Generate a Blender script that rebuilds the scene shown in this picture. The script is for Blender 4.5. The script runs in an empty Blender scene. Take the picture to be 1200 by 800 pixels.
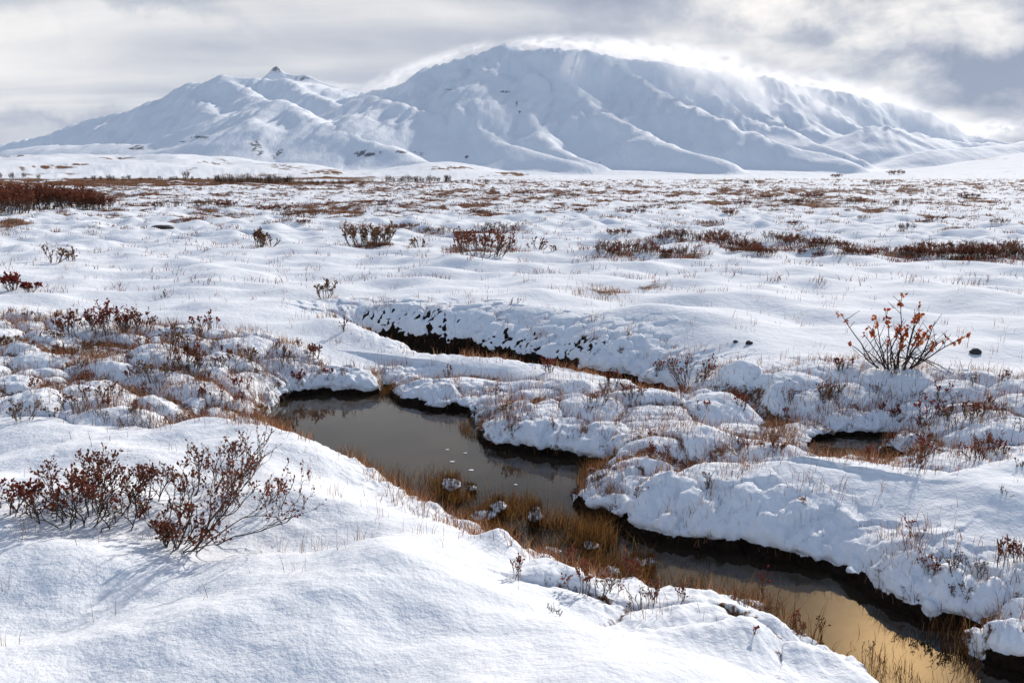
import bpy, math, random
import numpy as np
R = math.radians
sc = bpy.context.scene
COL = sc.collection

# ------------------------------------------------------------------ camera
F_PX, HCAM, PITCH = 1040.0, 1.9, math.atan(195 / 1040.0)
cam_d = bpy.data.cameras.new('camera')
cam = bpy.data.objects.new('camera', cam_d)
COL.objects.link(cam)
cam_d.sensor_width = 36.0
cam_d.sensor_fit = 'HORIZONTAL'
cam_d.lens = 36.0 * F_PX / 1200.0
cam_d.clip_start, cam_d.clip_end = 0.1, 80000
cam.location = (0, 0, HCAM)
cam.rotation_euler = (math.pi / 2 - PITCH, 0, 0)
sc.camera = cam

# ------------------------------------------------------------------ light
SUN_AZ, SUN_EL = R(32), R(27)       # azimuth to the right of straight ahead (+y)
SUN_DIR = (math.sin(SUN_AZ) * math.cos(SUN_EL), math.cos(SUN_AZ) * math.cos(SUN_EL), math.sin(SUN_EL))
sun_d = bpy.data.lights.new('sun', 'SUN')
sun_d.energy = 3.9
sun_d.angle = R(1.5)
sun_d.color = (1.0, 0.93, 0.84)
sun = bpy.data.objects.new('sun', sun_d)
COL.objects.link(sun)
sun.rotation_euler = (math.pi / 2 - SUN_EL, 0, math.pi - SUN_AZ)
sun.location = (0, 0, 50)

sc.view_settings.view_transform = 'Standard'
sc.view_settings.look = 'None'
sc.view_settings.exposure = 0.08
sc.view_settings.gamma = 1.0
sc.view_settings.use_curve_mapping = False
sc.cycles.max_bounces = 6
sc.cycles.diffuse_bounces = 3
sc.cycles.glossy_bounces = 3
sc.cycles.volume_bounces = 3
sc.cycles.transparent_max_bounces = 8
sc.cycles.use_denoising = True
sc.cycles.sample_clamp_indirect = 6


# node helpers
def N(nt, kind, **kw):
    n = nt.nodes.new(kind)
    for k, v in kw.items():
        if k == 'inp':
            for i, val in v.items():
                n.inputs[i].default_value = val
        else:
            setattr(n, k, v)
    return n


def L(nt, a, b):
    nt.links.new(a, b)


def mth(nt, op, a, b=None, c=None, clamp=False):
    n = nt.nodes.new('ShaderNodeMath')
    n.operation = op
    n.use_clamp = clamp
    for i, v in enumerate((a, b, c)):
        if v is None:
            continue
        if isinstance(v, (int, float)):
            n.inputs[i].default_value = v
        else:
            nt.links.new(v, n.inputs[i])
    return n.outputs[0]


def mixc(nt, f, a, b, mode='MIX'):
    n = nt.nodes.new('ShaderNodeMix')
    n.data_type = 'RGBA'
    n.blend_type = mode
    n.clamp_factor = True
    for sock, v in ((n.inputs[0], f), (n.inputs[6], a), (n.inputs[7], b)):
        if isinstance(v, (int, float)):
            sock.default_value = v
        elif isinstance(v, tuple):
            sock.default_value = (*v, 1) if len(v) == 3 else v
        else:
            nt.links.new(v, sock)
    return n.outputs[2]


def ramp(nt, fac, stops, mode='LINEAR'):
    n = nt.nodes.new('ShaderNodeValToRGB')
    cr = n.color_ramp
    cr.interpolation = mode
    while len(cr.elements) < len(stops):
        cr.elements.new(0.5)
    for e, (p, c) in zip(cr.elements, stops):
        e.position = p
        e.color = (c, c, c, 1) if isinstance(c, (int, float)) else (*c, 1)
    nt.links.new(fac, n.inputs[0])
    return n.outputs[0]


def noise(nt, vec, scale, detail=4, rough=0.5, dist=0.0):
    n = N(nt, 'ShaderNodeTexNoise', inp={'Scale': scale, 'Detail': detail, 'Roughness': rough, 'Distortion': dist})
    nt.links.new(vec, n.inputs['Vector'])
    return n.outputs['Fac']


# ------------------------------------------------------------------ world: Nishita sky under procedural cloud
world = bpy.data.worlds.new('World')
sc.world = world
world.use_nodes = True
wt = world.node_tree
wt.nodes.clear()
w_out = N(wt, 'ShaderNodeOutputWorld')
sky = N(wt, 'ShaderNodeTexSky', sky_type='NISHITA', sun_disc=False, sun_elevation=SUN_EL,
        sun_rotation=SUN_AZ, altitude=900, air_density=1.0, dust_density=1.2)
tc = N(wt, 'ShaderNodeTexCoord')
sep = N(wt, 'ShaderNodeSeparateXYZ')
L(wt, tc.outputs['Generated'], sep.inputs[0])
zc = mth(wt, 'MAXIMUM', sep.outputs[2], 0.0)
den = mth(wt, 'ADD', zc, 0.16)
cx_ = mth(wt, 'DIVIDE', sep.outputs[0], den)
cy_ = mth(wt, 'DIVIDE', sep.outputs[1], den)
comb = N(wt, 'ShaderNodeCombineXYZ')
L(wt, cx_, comb.inputs[0])
L(wt, mth(wt, 'MULTIPLY', cy_, 1.0), comb.inputs[1])
cvec = comb.outputs[0]
n_big = noise(wt, cvec, 0.8, 7, 0.56, 0.3)
mp = N(wt, 'ShaderNodeMapping')
mp.inputs['Rotation'].default_value = (0, 0, R(14))
mp.inputs['Scale'].default_value = (0.35, 1.3, 1)
L(wt, cvec, mp.inputs[0])
n_str = noise(wt, mp.outputs[0], 1.0, 6, 0.5, 0.4)
mp2 = N(wt, 'ShaderNodeMapping')
mp2.inputs['Scale'].default_value = (1.0, 1.0, 2.2)
mp2.inputs['Location'].default_value = (0.3, 0.1, 0.55)
L(wt, tc.outputs['Generated'], mp2.inputs[0])
n_puf = noise(wt, mp2.outputs[0], 7.0, 8, 0.58, 0.2)
# direction masks: a denser, more broken cloud deck on the right, smooth stratus on the left
az = mth(wt, 'DIVIDE', sep.outputs[0], mth(wt, 'ADD', mth(wt, 'ABSOLUTE', sep.outputs[1]), 0.05))
right = ramp(wt, mth(wt, 'MULTIPLY_ADD', az, 0.8, 0.5), [(0.42, 0.0), (0.8, 1.0)])
tone = mth(wt, 'ADD', mth(wt, 'ADD', mth(wt, 'MULTIPLY', n_big, 0.25), mth(wt, 'MULTIPLY', mth(wt, 'MULTIPLY_ADD', n_puf, 2.1, -0.57), mth(wt, 'MULTIPLY', right, 0.65))),
           mth(wt, 'MULTIPLY', n_str, mth(wt, 'MULTIPLY_ADD', right, -0.60, 0.75)))
# named cloud features of the deck ahead: (tan azimuth, tan elevation, half widths, slope, strength)
el = mth(wt, 'DIVIDE', sep.outputs[2], mth(wt, 'ADD', mth(wt, 'ABSOLUTE', sep.outputs[1]), 0.05))
wob = N(wt, 'ShaderNodeTexNoise', inp={'Scale': 14.0, 'Detail': 5, 'Roughness': 0.6})
L(wt, tc.outputs['Generated'], wob.inputs['Vector'])
wsep = N(wt, 'ShaderNodeSeparateColor')
L(wt, wob.outputs['Color'], wsep.inputs[0])
azw = mth(wt, 'ADD', az, mth(wt, 'MULTIPLY_ADD', wsep.outputs[0], 0.16, -0.08))
elw = mth(wt, 'ADD', el, mth(wt, 'MULTIPLY_ADD', wsep.outputs[1], 0.08, -0.04))
for bx_, by_, rx_, ry_, sl_, am_ in [(840, 34, 42, 24, 0, .20), (915, 44, 50, 16, .05, .12), (1180, 62, 60, 30, 0, .05), (1030, 36, 130, 14, 0, .08),
                                     (1110, 92, 100, 20, .08, -.18), (1190, 125, 110, 26, .1, -.20), (985, 74, 70, 12, .1, -.08), (860, 4, 90, 8, 0, -.07), (1150, 8, 50, 9, .1, -.12),
                                     (210, 28, 120, 10, .22, -.10), (160, 8, 120, 7, .2, -.07), (60, 34, 60, 12, .1, -.06), (40, 90, 170, 45, 0, .07), (330, 60, 120, 25, .2, .05),
                                     (680, 30, 110, 26, 0, -.06), (700, 60, 140, 10, 0, -.04), (440, 20, 120, 16, .1, .04), (1140, 118, 60, 16, -.3, .05), (20, 150, 200, 8, 0, -.09)]:
    ca_, ce_ = (bx_ - 600) / F_PX, (205 - by_) / F_PX
    da = mth(wt, 'ADD', azw, -ca_)
    de = mth(wt, 'ADD', mth(wt, 'ADD', elw, -ce_), mth(wt, 'MULTIPLY', da, sl_))
    q1 = mth(wt, 'POWER', mth(wt, 'ABSOLUTE', mth(wt, 'MULTIPLY', da, F_PX / rx_)), 2)
    q2 = mth(wt, 'POWER', mth(wt, 'ABSOLUTE', mth(wt, 'MULTIPLY', de, F_PX / ry_)), 2)
    g_ = mth(wt, 'EXPONENT', mth(wt, 'MULTIPLY', mth(wt, 'ADD', q1, q2), -0.9))
    g_ = mth(wt, 'MULTIPLY', g_, mth(wt, 'GREATER_THAN', sep.outputs[1], 0.0))
    tone = mth(wt, 'ADD', tone, mth(wt, 'MULTIPLY', g_, am_ * 1.25))
cl_col = ramp(wt, tone, [(0.28, (0.26, 0.31, 0.42)), (0.42, (0.45, 0.48, 0.56)), (0.52, (0.64, 0.655, 0.685)), (0.60, (0.80, 0.79, 0.79)), (0.74, (1.02, 0.98, 0.94))])
# glow of the veiled sun in the cloud
sdir = N(wt, 'ShaderNodeVectorMath', operation='DOT_PRODUCT')
L(wt, tc.outputs['Generated'], sdir.inputs[0])
GLOW_AZ, GLOW_EL = R(25.5), R(28)         # added glow, set left of the sun lamp so the water reflects gold
sdir.inputs[1].default_value = (math.sin(GLOW_AZ) * math.cos(GLOW_EL), math.cos(GLOW_AZ) * math.cos(GLOW_EL), math.sin(GLOW_EL))
glow = mth(wt, 'POWER', mth(wt, 'MAXIMUM', sdir.outputs['Value'], 0.0), 80)
glow2 = mth(wt, 'POWER', mth(wt, 'MAXIMUM', sdir.outputs['Value'], 0.0), 600)
gl = mixc(wt, 1.0, (0, 0, 0), (1.0, 0.66, 0.31))
vs = N(wt, 'ShaderNodeVectorMath', operation='SCALE')
L(wt, gl, vs.inputs[0])
L(wt, mth(wt, 'ADD', mth(wt, 'MULTIPLY', glow, 1.9), mth(wt, 'MULTIPLY', glow2, 7.0)), vs.inputs['Scale'])
cov = ramp(wt, mth(wt, 'ADD', zc, mth(wt, 'MULTIPLY_ADD', n_big, 0.6, -0.3)), [(0.15, 1.0), (0.9, 0.8)])
sk = N(wt, 'ShaderNodeVectorMath', operation='SCALE', inp={'Scale': 0.15})
L(wt, sky.outputs[0], sk.inputs[0])
behind = ramp(wt, mth(wt, 'MULTIPLY_ADD', sep.outputs[1], -0.5, 0.5), [(0.40, 0.0), (0.62, 1.0)])
high = ramp(wt, zc, [(0.55, 0.0), (0.85, 1.0)])
clear = mth(wt, 'MAXIMUM', behind, high)
cov = mth(wt, 'MULTIPLY', cov, mth(wt, 'MULTIPLY_ADD', clear, -0.75, 1.0))
thick = N(wt, 'ShaderNodeVectorMath', operation='SCALE')
L(wt, cl_col, thick.inputs[0])
L(wt, ramp(wt, zc, [(0.22, 1.0), (0.6, 0.5)]), thick.inputs['Scale'])
base = mixc(wt, cov, sk.outputs[0], thick.outputs[0])
tot = N(wt, 'ShaderNodeVectorMath', operation='ADD')
L(wt, base, tot.inputs[0])
L(wt, vs.outputs[0], tot.inputs[1])
bg = N(wt, 'ShaderNodeBackground', inp={'Strength': 1.0})
L(wt, tot.outputs[0], bg.inputs[0])
L(wt, bg.outputs[0], w_out.inputs[0])

# ------------------------------------------------------------------ noise in numpy
CP, SP = math.cos(PITCH), math.sin(PITCH)


def ray(px, py):
    a = (np.asarray(px, float) - 600) / F_PX
    b = -(np.asarray(py, float) - 400) / F_PX
    return a, CP + b * SP, -SP + b * CP


def unproj(px, py, z=0.0):
    dx, dy, dz = ray(px, py)
    t = (z - HCAM) / dz
    return dx * t, dy * t


def hsh(ix, iy, s=0):
    h = (ix.astype(np.int64) * 374761393 + iy.astype(np.int64) * 668265263 + s * 974634777) & 0xffffffff
    h = ((h ^ (h >> 13)) * 1274126177) & 0xffffffff
    h = h ^ (h >> 16)
    h = (h * 2246822519) & 0xffffffff
    h = h ^ (h >> 13)
    return h


def perlin(x, y, s=0):
    ix, iy = np.floor(x), np.floor(y)
    fx, fy = x - ix, y - iy
    u = fx * fx * fx * (fx * (fx * 6 - 15) + 10)
    v = fy * fy * fy * (fy * (fy * 6 - 15) + 10)
    ix = ix.astype(np.int64)
    iy = iy.astype(np.int64)

    def g(a, b, dx, dy):
        ang = (hsh(a, b, s) & 0xffff) * (2 * math.pi / 65536)
        return np.cos(ang) * dx + np.sin(ang) * dy
    n00 = g(ix, iy, fx, fy)
    n10 = g(ix + 1, iy, fx - 1, fy)
    n01 = g(ix, iy + 1, fx, fy - 1)
    n11 = g(ix + 1, iy + 1, fx - 1, fy - 1)
    a = n00 + (n10 - n00) * u
    b = n01 + (n11 - n01) * u
    return (a + (b - a) * v) * 1.5


def fbm(x, y, o=4, s=0, g=0.5):
    r = 0
    a = 1.0
    for k in range(o):
        r = r + a * perlin(x * 2 ** k + 17.3 * k, y * 2 ** k - 9.1 * k, s + k)
        a *= g
    return r


def perlin3(x, y, z, s=0):
    # cheap pseudo 3d: blend of two slanted 2d noises
    return 0.6 * perlin(x + 0.71 * z, y - 0.53 * z, s) + 0.6 * perlin(x - 0.6 * z + 31.7, z * 1.1 + y * 0.4, s + 7)


def worley(x, y, s=0):
    ix, iy = np.floor(x).astype(np.int64), np.floor(y).astype(np.int64)
    f1 = np.full(x.shape, 9.0)
    f2 = np.full(x.shape, 9.0)
    idr = np.zeros(x.shape)
    for ox in (-1, 0, 1):
        for oy in (-1, 0, 1):
            h = hsh(ix + ox, iy + oy, s)
            jx = (h & 0xfff) / 4095.0 * 0.9 + 0.05
            jy = ((h >> 12) & 0xfff) / 4095.0 * 0.9 + 0.05
            d = np.hypot(ix + ox + jx - x, iy + oy + jy - y)
            c = d < f1
            f2 = np.where(c, f1, np.minimum(f2, d))
            idr = np.where(c, ((h >> 5) & 0x3ff) / 1023.0, idr)
            f1 = np.where(c, d, f1)
    return f1, f2, idr


def sstep(a, b, x):
    t = np.clip((x - a) / (b - a), 0, 1)
    return t * t * (3 - 2 * t)


def poly_sd(x, y, pts):
    """signed distance to a polygon (positive outside) and the unit vector pointing away from the nearest edge point"""
    best = np.full(x.shape, 1e9)
    bx = np.zeros(x.shape)
    by = np.zeros(x.shape)
    inside = np.zeros(x.shape, bool)
    n = len(pts)
    for i in range(n):
        ax, ay = pts[i]
        cx, cy = pts[(i + 1) % n]
        ex, ey = cx - ax, cy - ay
        t = np.clip(((x - ax) * ex + (y - ay) * ey) / (ex * ex + ey * ey + 1e-12), 0, 1)
        qx, qy = x - (ax + t * ex), y - (ay + t * ey)
        d = qx * qx + qy * qy
        c = d < best
        best = np.where(c, d, best)
        bx = np.where(c, qx, bx)
        by = np.where(c, qy, by)
        cr = ((ay > y) != (cy > y)) & (x < (cx - ax) * (y - ay) / (cy - ay + 1e-12) + ax)
        inside ^= cr
    d = np.sqrt(best)
    s = np.where(inside, -1.0, 1.0)
    return d * s, bx / (d + 1e-6) * s, by / (d + 1e-6) * s


def smooth_poly(pts, it=2):
    for _ in range(it):
        o = []
        for i in range(len(pts)):
            a, b = pts[i], pts[(i + 1) % len(pts)]
            o.append((a[0] * .75 + b[0] * .25, a[1] * .75 + b[1] * .25))
            o.append((a[0] * .25 + b[0] * .75, a[1] * .25 + b[1] * .75))
        pts = o
    return pts


def px_poly(l, z=0.0, it=1):
    return smooth_poly([tuple(float(v) for v in unproj(a, b, z)) for a, b in l], it)


# water outlines, traced on the water plane
POOL = px_poly([(305, 520), (309, 494), (322, 474), (345, 463), (400, 463), (440, 463), (451, 452), (462, 466), (480, 475),
                (512, 482), (545, 480), (560, 490), (556, 505), (575, 524), (610, 531), (650, 536), (690, 544), (716, 546),
                (700, 556), (680, 570), (672, 588), (690, 602), (720, 614), (735, 628), (790, 638), (850, 646),
                (900, 655), (950, 664), (1000, 686), (1040, 710), (1090, 728), (1135, 738), (1152, 744), (1134, 756),
                (1134, 772), (1160, 786), (1210, 794), (1280, 800), (1280, 860), (1140, 880), (1050, 830), (1010, 800),
                (970, 780), (930, 755), (890, 730), (850, 716), (790, 711), (740, 704), (690, 688), (635, 668),
                (595, 652), (555, 626), (495, 594), (436, 565), (376, 546)])
CHAN = px_poly([(412, 398), (440, 401), (480, 406), (560, 418), (640, 431), (690, 440), (740, 446), (785, 460), (800, 472),
                (785, 478), (745, 464), (700, 454), (640, 443), (560, 436), (500, 432), (460, 420), (420, 410)])
SIDE_Z = 0.13
SIDE = px_poly([(940, 530), (962, 514), (1005, 511), (1040, 510), (1056, 516), (1030, 526), (1064, 541), (1060, 550),
                (1000, 546), (950, 541)], SIDE_Z)
GULLY = [([(790, 468), (830, 476), (880, 481)], .05, .14), ([(862, 482), (900, 494), (950, 508), (965, 514)], .05, .12),
         ([(300, 505), (262, 508), (210, 492), (150, 470), (80, 462), (0, 470)], .05, .10),
         ([(715, 548), (760, 545), (800, 560), (850, 552), (950, 540)], .05, .08),
         ([(556, 492), (600, 478), (640, 470), (690, 474), (730, 462)], .05, .10),
         ([(450, 452), (480, 443), (520, 440), (580, 443), (620, 450)], .05, .10),
         ([(0, 432), (60, 440), (110, 425), (180, 430), (250, 440)], .045, .08)]
GULLY = [([tuple(float(v) for v in unproj(a, b, .12)) for a, b in l], w, dp) for l, w, dp in GULLY]
ZONES = [(px_poly([(-260, 380), (60, 375), (200, 388), (320, 398), (400, 418), (455, 460), (310, 530), (230, 498), (90, 492), (-260, 470)], .3), 1.0),
         (px_poly([(455, 440), (520, 425), (640, 434), (760, 446), (880, 436), (1010, 440), (1300, 470), (1300, 560), (1000, 560), (960, 545),
                   (800, 560), (660, 580), (540, 500)], .27), 0.85),
         (px_poly([(660, 560), (760, 570), (850, 605), (960, 620), (1100, 640), (1300, 650), (1300, 760), (1000, 710), (700, 650)], .27), 0.8),
         (px_poly([(570, 640), (690, 672), (740, 690), (860, 690), (950, 735), (1060, 790), (1060, 860), (940, 800), (900, 815), (820, 785), (720, 758), (620, 695)], .25), 1.1)]
DOMES = [(590, 632, 30, .10), (462, 556, 30, .06), (505, 590, 22, .04), (410, 422, 45, .05), (535, 436, 28, .045),
         (840, 706, 60, .08), (900, 742, 45, .05), (620, 468, 30, .05), (590, 470, 22, .06), (640, 500, 40, .07), (720, 505, 45, .07),
         (40, 415, 30, .10), (120, 430, 36, .08), (180, 425, 40, .08), (270, 480, 30, .10), (85, 462, 42, .08), (220, 505, 80, .03),
         (350, 442, 40, .05), (1000, 465, 70, .09), (860, 445, 40, .05), (900, 520, 45, .06), (1085, 522, 30, .06),
         (1160, 720, 40, .06), (780, 590, 60, .05), (700, 575, 28, .05), (960, 645, 40, .05), (1100, 655, 60, .06), (500, 468, 30, .05)]
DOMES = [(*[float(v) for v in unproj(a, b, .3)], c, d) for a, b, c, d in DOMES]
DOMES = [(x, y, c * math.hypot(math.hypot(x, y), 1.6) / F_PX, d) for x, y, c, d in DOMES]

CT = [(0, 800, .50), (200, 800, .50), (400, 800, .51), (600, 800, .50), (760, 800, .47), (880, 800, .40), (1000, 800, .26), (1100, 860, .2),
      (0, 700, .46), (200, 700, .47), (400, 700, .48), (520, 690, .46), (620, 720, .46), (720, 745, .45), (830, 770, .43),
      (640, 676, .26), (700, 694, .24), (800, 716, .22), (880, 740, .21), (960, 782, .19),
      (0, 620, .42), (120, 600, .42), (230, 640, .44), (350, 640, .42), (450, 640, .41),
      (0, 540, .37), (100, 518, .35), (230, 503, .39), (300, 518, .34), (370, 533, .28), (430, 551, .26), (490, 583, .25), (560, 620, .25), (600, 658, .25),
      (0, 480, .30), (0, 440, .30), (100, 450, .27), (200, 465, .24), (280, 500, .18), (150, 410, .31), (250, 420, .30),
      (330, 440, .24), (400, 440, .22), (0, 390, .35), (120, 370, .36), (250, 380, .36), (350, 400, .33), (400, 406, .27),
      (430, 408, .24), (470, 422, .20), (500, 433, .17), (545, 434, .17), (600, 436, .18), (680, 449, .19), (740, 459, .19),
      (500, 450, .22), (560, 452, .20), (640, 470, .21), (720, 470, .22), (600, 490, .21), (680, 500, .25), (570, 480, .19),
      (800, 485, .22), (760, 500, .25), (850, 510, .22), (920, 512, .18), (820, 540, .28), (760, 558, .27), (900, 540, .27),
      (1000, 560, .31), (1100, 570, .32), (720, 572, .26), (800, 600, .25), (900, 615, .25), (1000, 632, .25), (1100, 660, .25),
      (1200, 640, .30), (1100, 600, .32), (1180, 700, .22), (1050, 480, .32), (1000, 450, .36), (930, 440, .36), (880, 450, .32),
      (1100, 450, .40), (1200, 450, .42), (1150, 500, .34), (1200, 560, .35), (1080, 540, .25), (1000, 490, .28),
      (430, 366, .40), (560, 370, .42), (700, 382, .42), (800, 408, .38), (860, 425, .36), (1000, 400, .42), (1150, 400, .42),
      (900, 380, .42), (0, 340, .38), (200, 330, .38), (400, 330, .40), (600, 330, .42), (800, 330, .42), (1000, 330, .42), (1200, 340, .42)]
cpx = []
for a, b, z in CT:
    x, y = unproj(a, b, z)
    cpx.append((float(x), float(y), z))
for k in range(9):
    th = R(-45 + k * 90 / 8)
    cpx.append((17 * math.sin(th), 17 * math.cos(th), .38))
for x, y, z in ((0, .3, .47), (-3, .5, .45), (3, .5, .3), (-5, 4, .4), (-7, 8, .36), (6.5, 5, .36), (9, 9, .4), (-1.2, 1.6, .49), (1, 1.6, .47)):
    cpx.append((x, y, z))
CP_ = np.array(cpx)


def _phi(r2):
    return 0.5 * r2 * np.log(r2 + 1e-4)


_n = len(CP_)
_A = np.zeros((_n + 3, _n + 3))
_d2 = (CP_[:, None, 0] - CP_[None, :, 0]) ** 2 + (CP_[:, None, 1] - CP_[None, :, 1]) ** 2
_A[:_n, :_n] = _phi(_d2) + np.eye(_n) * 0.02
_A[:_n, _n] = 1
_A[:_n, _n + 1:] = CP_[:, :2]
_A[_n:, :_n] = _A[:_n, _n:].T
_W = np.linalg.solve(_A, np.concatenate([CP_[:, 2], np.zeros(3)]))


HEATH = [(715, 298, 800, 299, .7), (775, 283, 850, 285, .7), (850, 290, 1010, 293, .8), (1005, 298, 1075, 299, .5), (1080, 302, 1260, 305, 1.0), (540, 292, 590, 292, .6), (410, 287, 450, 287, .4),
         (560, 272, 600, 272, .6), (480, 268, 540, 276, .5), (700, 350, 770, 340, .25), (-60, 246, 130, 243, 1.6)]
HEATH = [(*[float(v) for v in unproj(a, b, .38)], *[float(v) for v in unproj(c, d, .38)], w) for a, b, c, d, w in HEATH]


def far_z(x, y):
    r = np.hypot(x, y)
    th = np.arctan2(x, y)
    pxl = 600 + F_PX * np.tan(np.clip(th, -1.2, 1.2))
    z = 0.38 + 0.0 * r
    z = z + fbm(x / 14, y / 9, 3, 5) * 0.13 * sstep(12, 40, r)
    z = z + fbm(x / 120, y / 70, 3, 9) * 0.9 * sstep(60, 300, r)
    # moraine hills on the left, low knoll in the middle, broad rise on the right
    q = r / 1.017
    hill = np.exp(-((pxl - 60) / 260) ** 2) * 15 + np.exp(-((pxl - 250) / 120) ** 2) * 6 + np.exp(-((pxl - 350) / 50) ** 2) * 4
    z = z + hill * (.35 * sstep(390, 480, r) + .65 * sstep(520, 850, r)) * (1 - sstep(1100, 1600, r)) * (1 + .30 * fbm(x / 90, y / 130, 4, 21)) + .8 * fbm(x / 25, y / 40, 3, 23) * sstep(300, 450, r)
    z = z + 9.0 * np.exp(-((pxl - 520) / 75) ** 2) * sstep(380, 600, r) * (1 - sstep(650, 900, r))
    z = z + 62 * sstep(930, 1420, pxl) * sstep(150, 1700, r) * (1 + .12 * fbm(x / 160, y / 160, 3, 31)) * (1 - sstep(2400, 3800, r))
    return z


def terrain(x, y):
    x = np.atleast_1d(np.asarray(x, float))
    y = np.atleast_1d(np.asarray(y, float))
    shp = x.shape
    x = x.ravel()
    y = y.ravel()
    r = np.hypot(x, y)
    z = far_z(x, y)
    bare = np.zeros(x.shape)
    dark = np.zeros(x.shape)
    dd = np.full(x.shape, 9.0)
    ox = np.zeros(x.shape)
    oy = np.zeros(x.shape)
    mound = np.zeros(x.shape)
    # soft drifts of the middle distance
    drift = (0.12 * perlin(x / 1.6 + y * .25, y / 1.3, 41) + .05 * perlin(x / .66, y / .6, 42) + .05 * np.abs(perlin(x / 2.3, y / 1.3 + x * .2, 43)) - .02)
    damp = sstep(6.5, 9.5, r) * (1 - .55 * sstep(25, 60, r)) * (0.35 + .65 * sstep(-3, 1.5, y - 7.5))
    near = (r < 19) & (y > -3)
    if near.any():
        xn, yn = x[near], y[near]
        zb = np.full(xn.shape, _W[_n])
        zb = zb + _W[_n + 1] * xn + _W[_n + 2] * yn
        for i in range(_n):
            zb += _W[i] * _phi((xn - CP_[i, 0]) ** 2 + (yn - CP_[i, 1]) ** 2)
        zb = np.clip(zb, 0.10, 0.58)
        bl = 1 - sstep(12.5, 17, r[near])
        zn = z[near] * (1 - bl) + zb * bl
        # zone mask
        M = np.zeros(xn.shape)
        for pts, amp in ZONES:
            d, _, _ = poly_sd(xn, yn, pts)
            d = d + .12 * perlin(xn * 2, yn * 2, 55)
            M = np.maximum(M, amp * (1 - sstep(-.25, .18, d)))
        zn += drift[near] * damp[near] * (1 - M)
        # foreground long soft undulation
        fg = (1 - sstep(5.5, 7.5, r[near])) * (1 - M)
        zn += fg * (.115 * perlin(xn / .9, yn / .62, 61) + .020 * perlin(xn / .3, yn / .24, 62) + .004 * perlin(xn / .09, yn / .08, 63))
        # tussocks
        wx = xn + .07 * perlin(xn * 3.1, yn * 3.1, 71)
        wy = yn + .07 * perlin(xn * 3.1 + 5, yn * 3.1, 72)
        f1, f2, idr = worley(wx / .46, wy / .36, 3)
        e = (f2 - f1)
        pil = np.sqrt(np.clip(1 - (np.clip(f1, 0, .82) / .82) ** 2, 0, 1)) * .75 + .25 * (1 - np.exp(-e * 4))
        g1, g2, idg = worley(wx / .17 + 3, wy / .14, 8)
        e2 = g2 - g1
        pil2 = 1 - np.exp(-e2 * 4)
        zn += M * ((pil * (.45 + .9 * idr) - .55) * .14 + (np.sqrt(np.clip(1 - (np.clip(g1, 0, .85) / .85) ** 2, 0, 1)) - .5) * .020)
        crev = M * np.exp(-np.clip(e, 0, 3) / .13) * (1 - .6 * idr)
        b = crev * .9 + M * np.exp(-e2 / .08) * .25
        for cx, cy, rr, hh in DOMES:
            q = ((xn - cx) ** 2 + (yn - cy) ** 2) / (rr * rr)
            zn += hh * np.exp(-q * 1.3)
        for pts, w, dp in GULLY:
            dg = np.full(xn.shape, 9.0)
            for (ax, ay), (bx, by) in zip(pts[:-1], pts[1:]):
                ex, ey = bx - ax, by - ay
                t = np.clip(((xn - ax) * ex + (yn - ay) * ey) / (ex * ex + ey * ey), 0, 1)
                dg = np.minimum(dg, np.hypot(xn - ax - t * ex, yn - ay - t * ey))
            dg = dg + .05 * perlin(xn * 4, yn * 4, 81)
            g = np.exp(-np.clip(dg, 0, 9) ** 2 / (2.2 * w) ** 2)
            zn -= dp * g * bl
            b = np.maximum(b, sstep(.35, .9, g) * (.62 + .35 * perlin(xn * 7, yn * 7, 207)))
        # water
        big = np.full(xn.shape, 99.0)
        nx = np.zeros(xn.shape)
        ny = np.zeros(xn.shape)
        wl = np.zeros(xn.shape)
        for pts in (POOL, CHAN, SIDE):
            d, ax, ay = poly_sd(xn, yn, pts)
            c = d < big
            big = np.where(c, d, big)
            wl = np.where(c, SIDE_Z if pts is SIDE else 0.0, wl)
            nx = np.where(c, ax, nx)
            ny = np.where(c, ay, ny)
        jag = .055 * perlin(xn * 2.7, yn * 2.7, 91) + .040 * perlin(xn * 7, yn * 7, 92) + .018 * perlin(xn * 18, yn * 18, 93)
        d = big + jag * (1 - .6 * sstep(0, .6, big))
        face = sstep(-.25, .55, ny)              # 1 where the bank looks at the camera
        wd = .50 - .26 * face + .05 * perlin(xn * 2, yn * 2, 94) + .22 * face * sstep(8.2, 8.8, yn)
        t = d / wd
        zn = zn * (1 - face * (.42 - .20 * sstep(8.2, 8.8, yn)) * (1 - sstep(.05, .9, big)))
        f1b, f2b, idb = worley(xn / .13 + perlin(xn * 5, yn * 5, 98) * .3, yn / .10, 13)
        zn = zn - face * (1 - sstep(.5, 2.6, t)) * (.30 - .5 * idb) * .11 + face * (1 - sstep(.6, 2.2, t)) * np.sqrt(np.clip(1 - f1b ** 2, 0, 1)) * .035 - face * (1 - sstep(.6, 2.2, t)) * .02
        S = np.where(t < 1, (1 - (1 - np.clip(t, 0, 1)) ** 2) ** (.62 + .55 * face), 1.0)
        wl = wl * (1 - sstep(.15, .6, big))
        zland = wl + .015 + (np.maximum(zn, .07 + wl) - .015 - wl) * S
        zwat = wl - .02 - np.minimum(.35, -np.minimum(d, 0) * .9)
        z[near] = np.where(d > 0, zland, zwat)
        # snow lip pushed out over the water, recess beneath coloured as peaty soil plus undercut shade
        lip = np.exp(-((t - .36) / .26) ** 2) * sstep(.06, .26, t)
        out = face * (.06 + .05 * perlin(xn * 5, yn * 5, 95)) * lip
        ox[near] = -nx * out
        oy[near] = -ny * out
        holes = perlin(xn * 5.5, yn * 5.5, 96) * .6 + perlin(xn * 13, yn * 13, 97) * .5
        dk = (1 - sstep(.10, .20, t + holes * .14 - .10 * sstep(8.2, 8.8, yn))) * face
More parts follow.
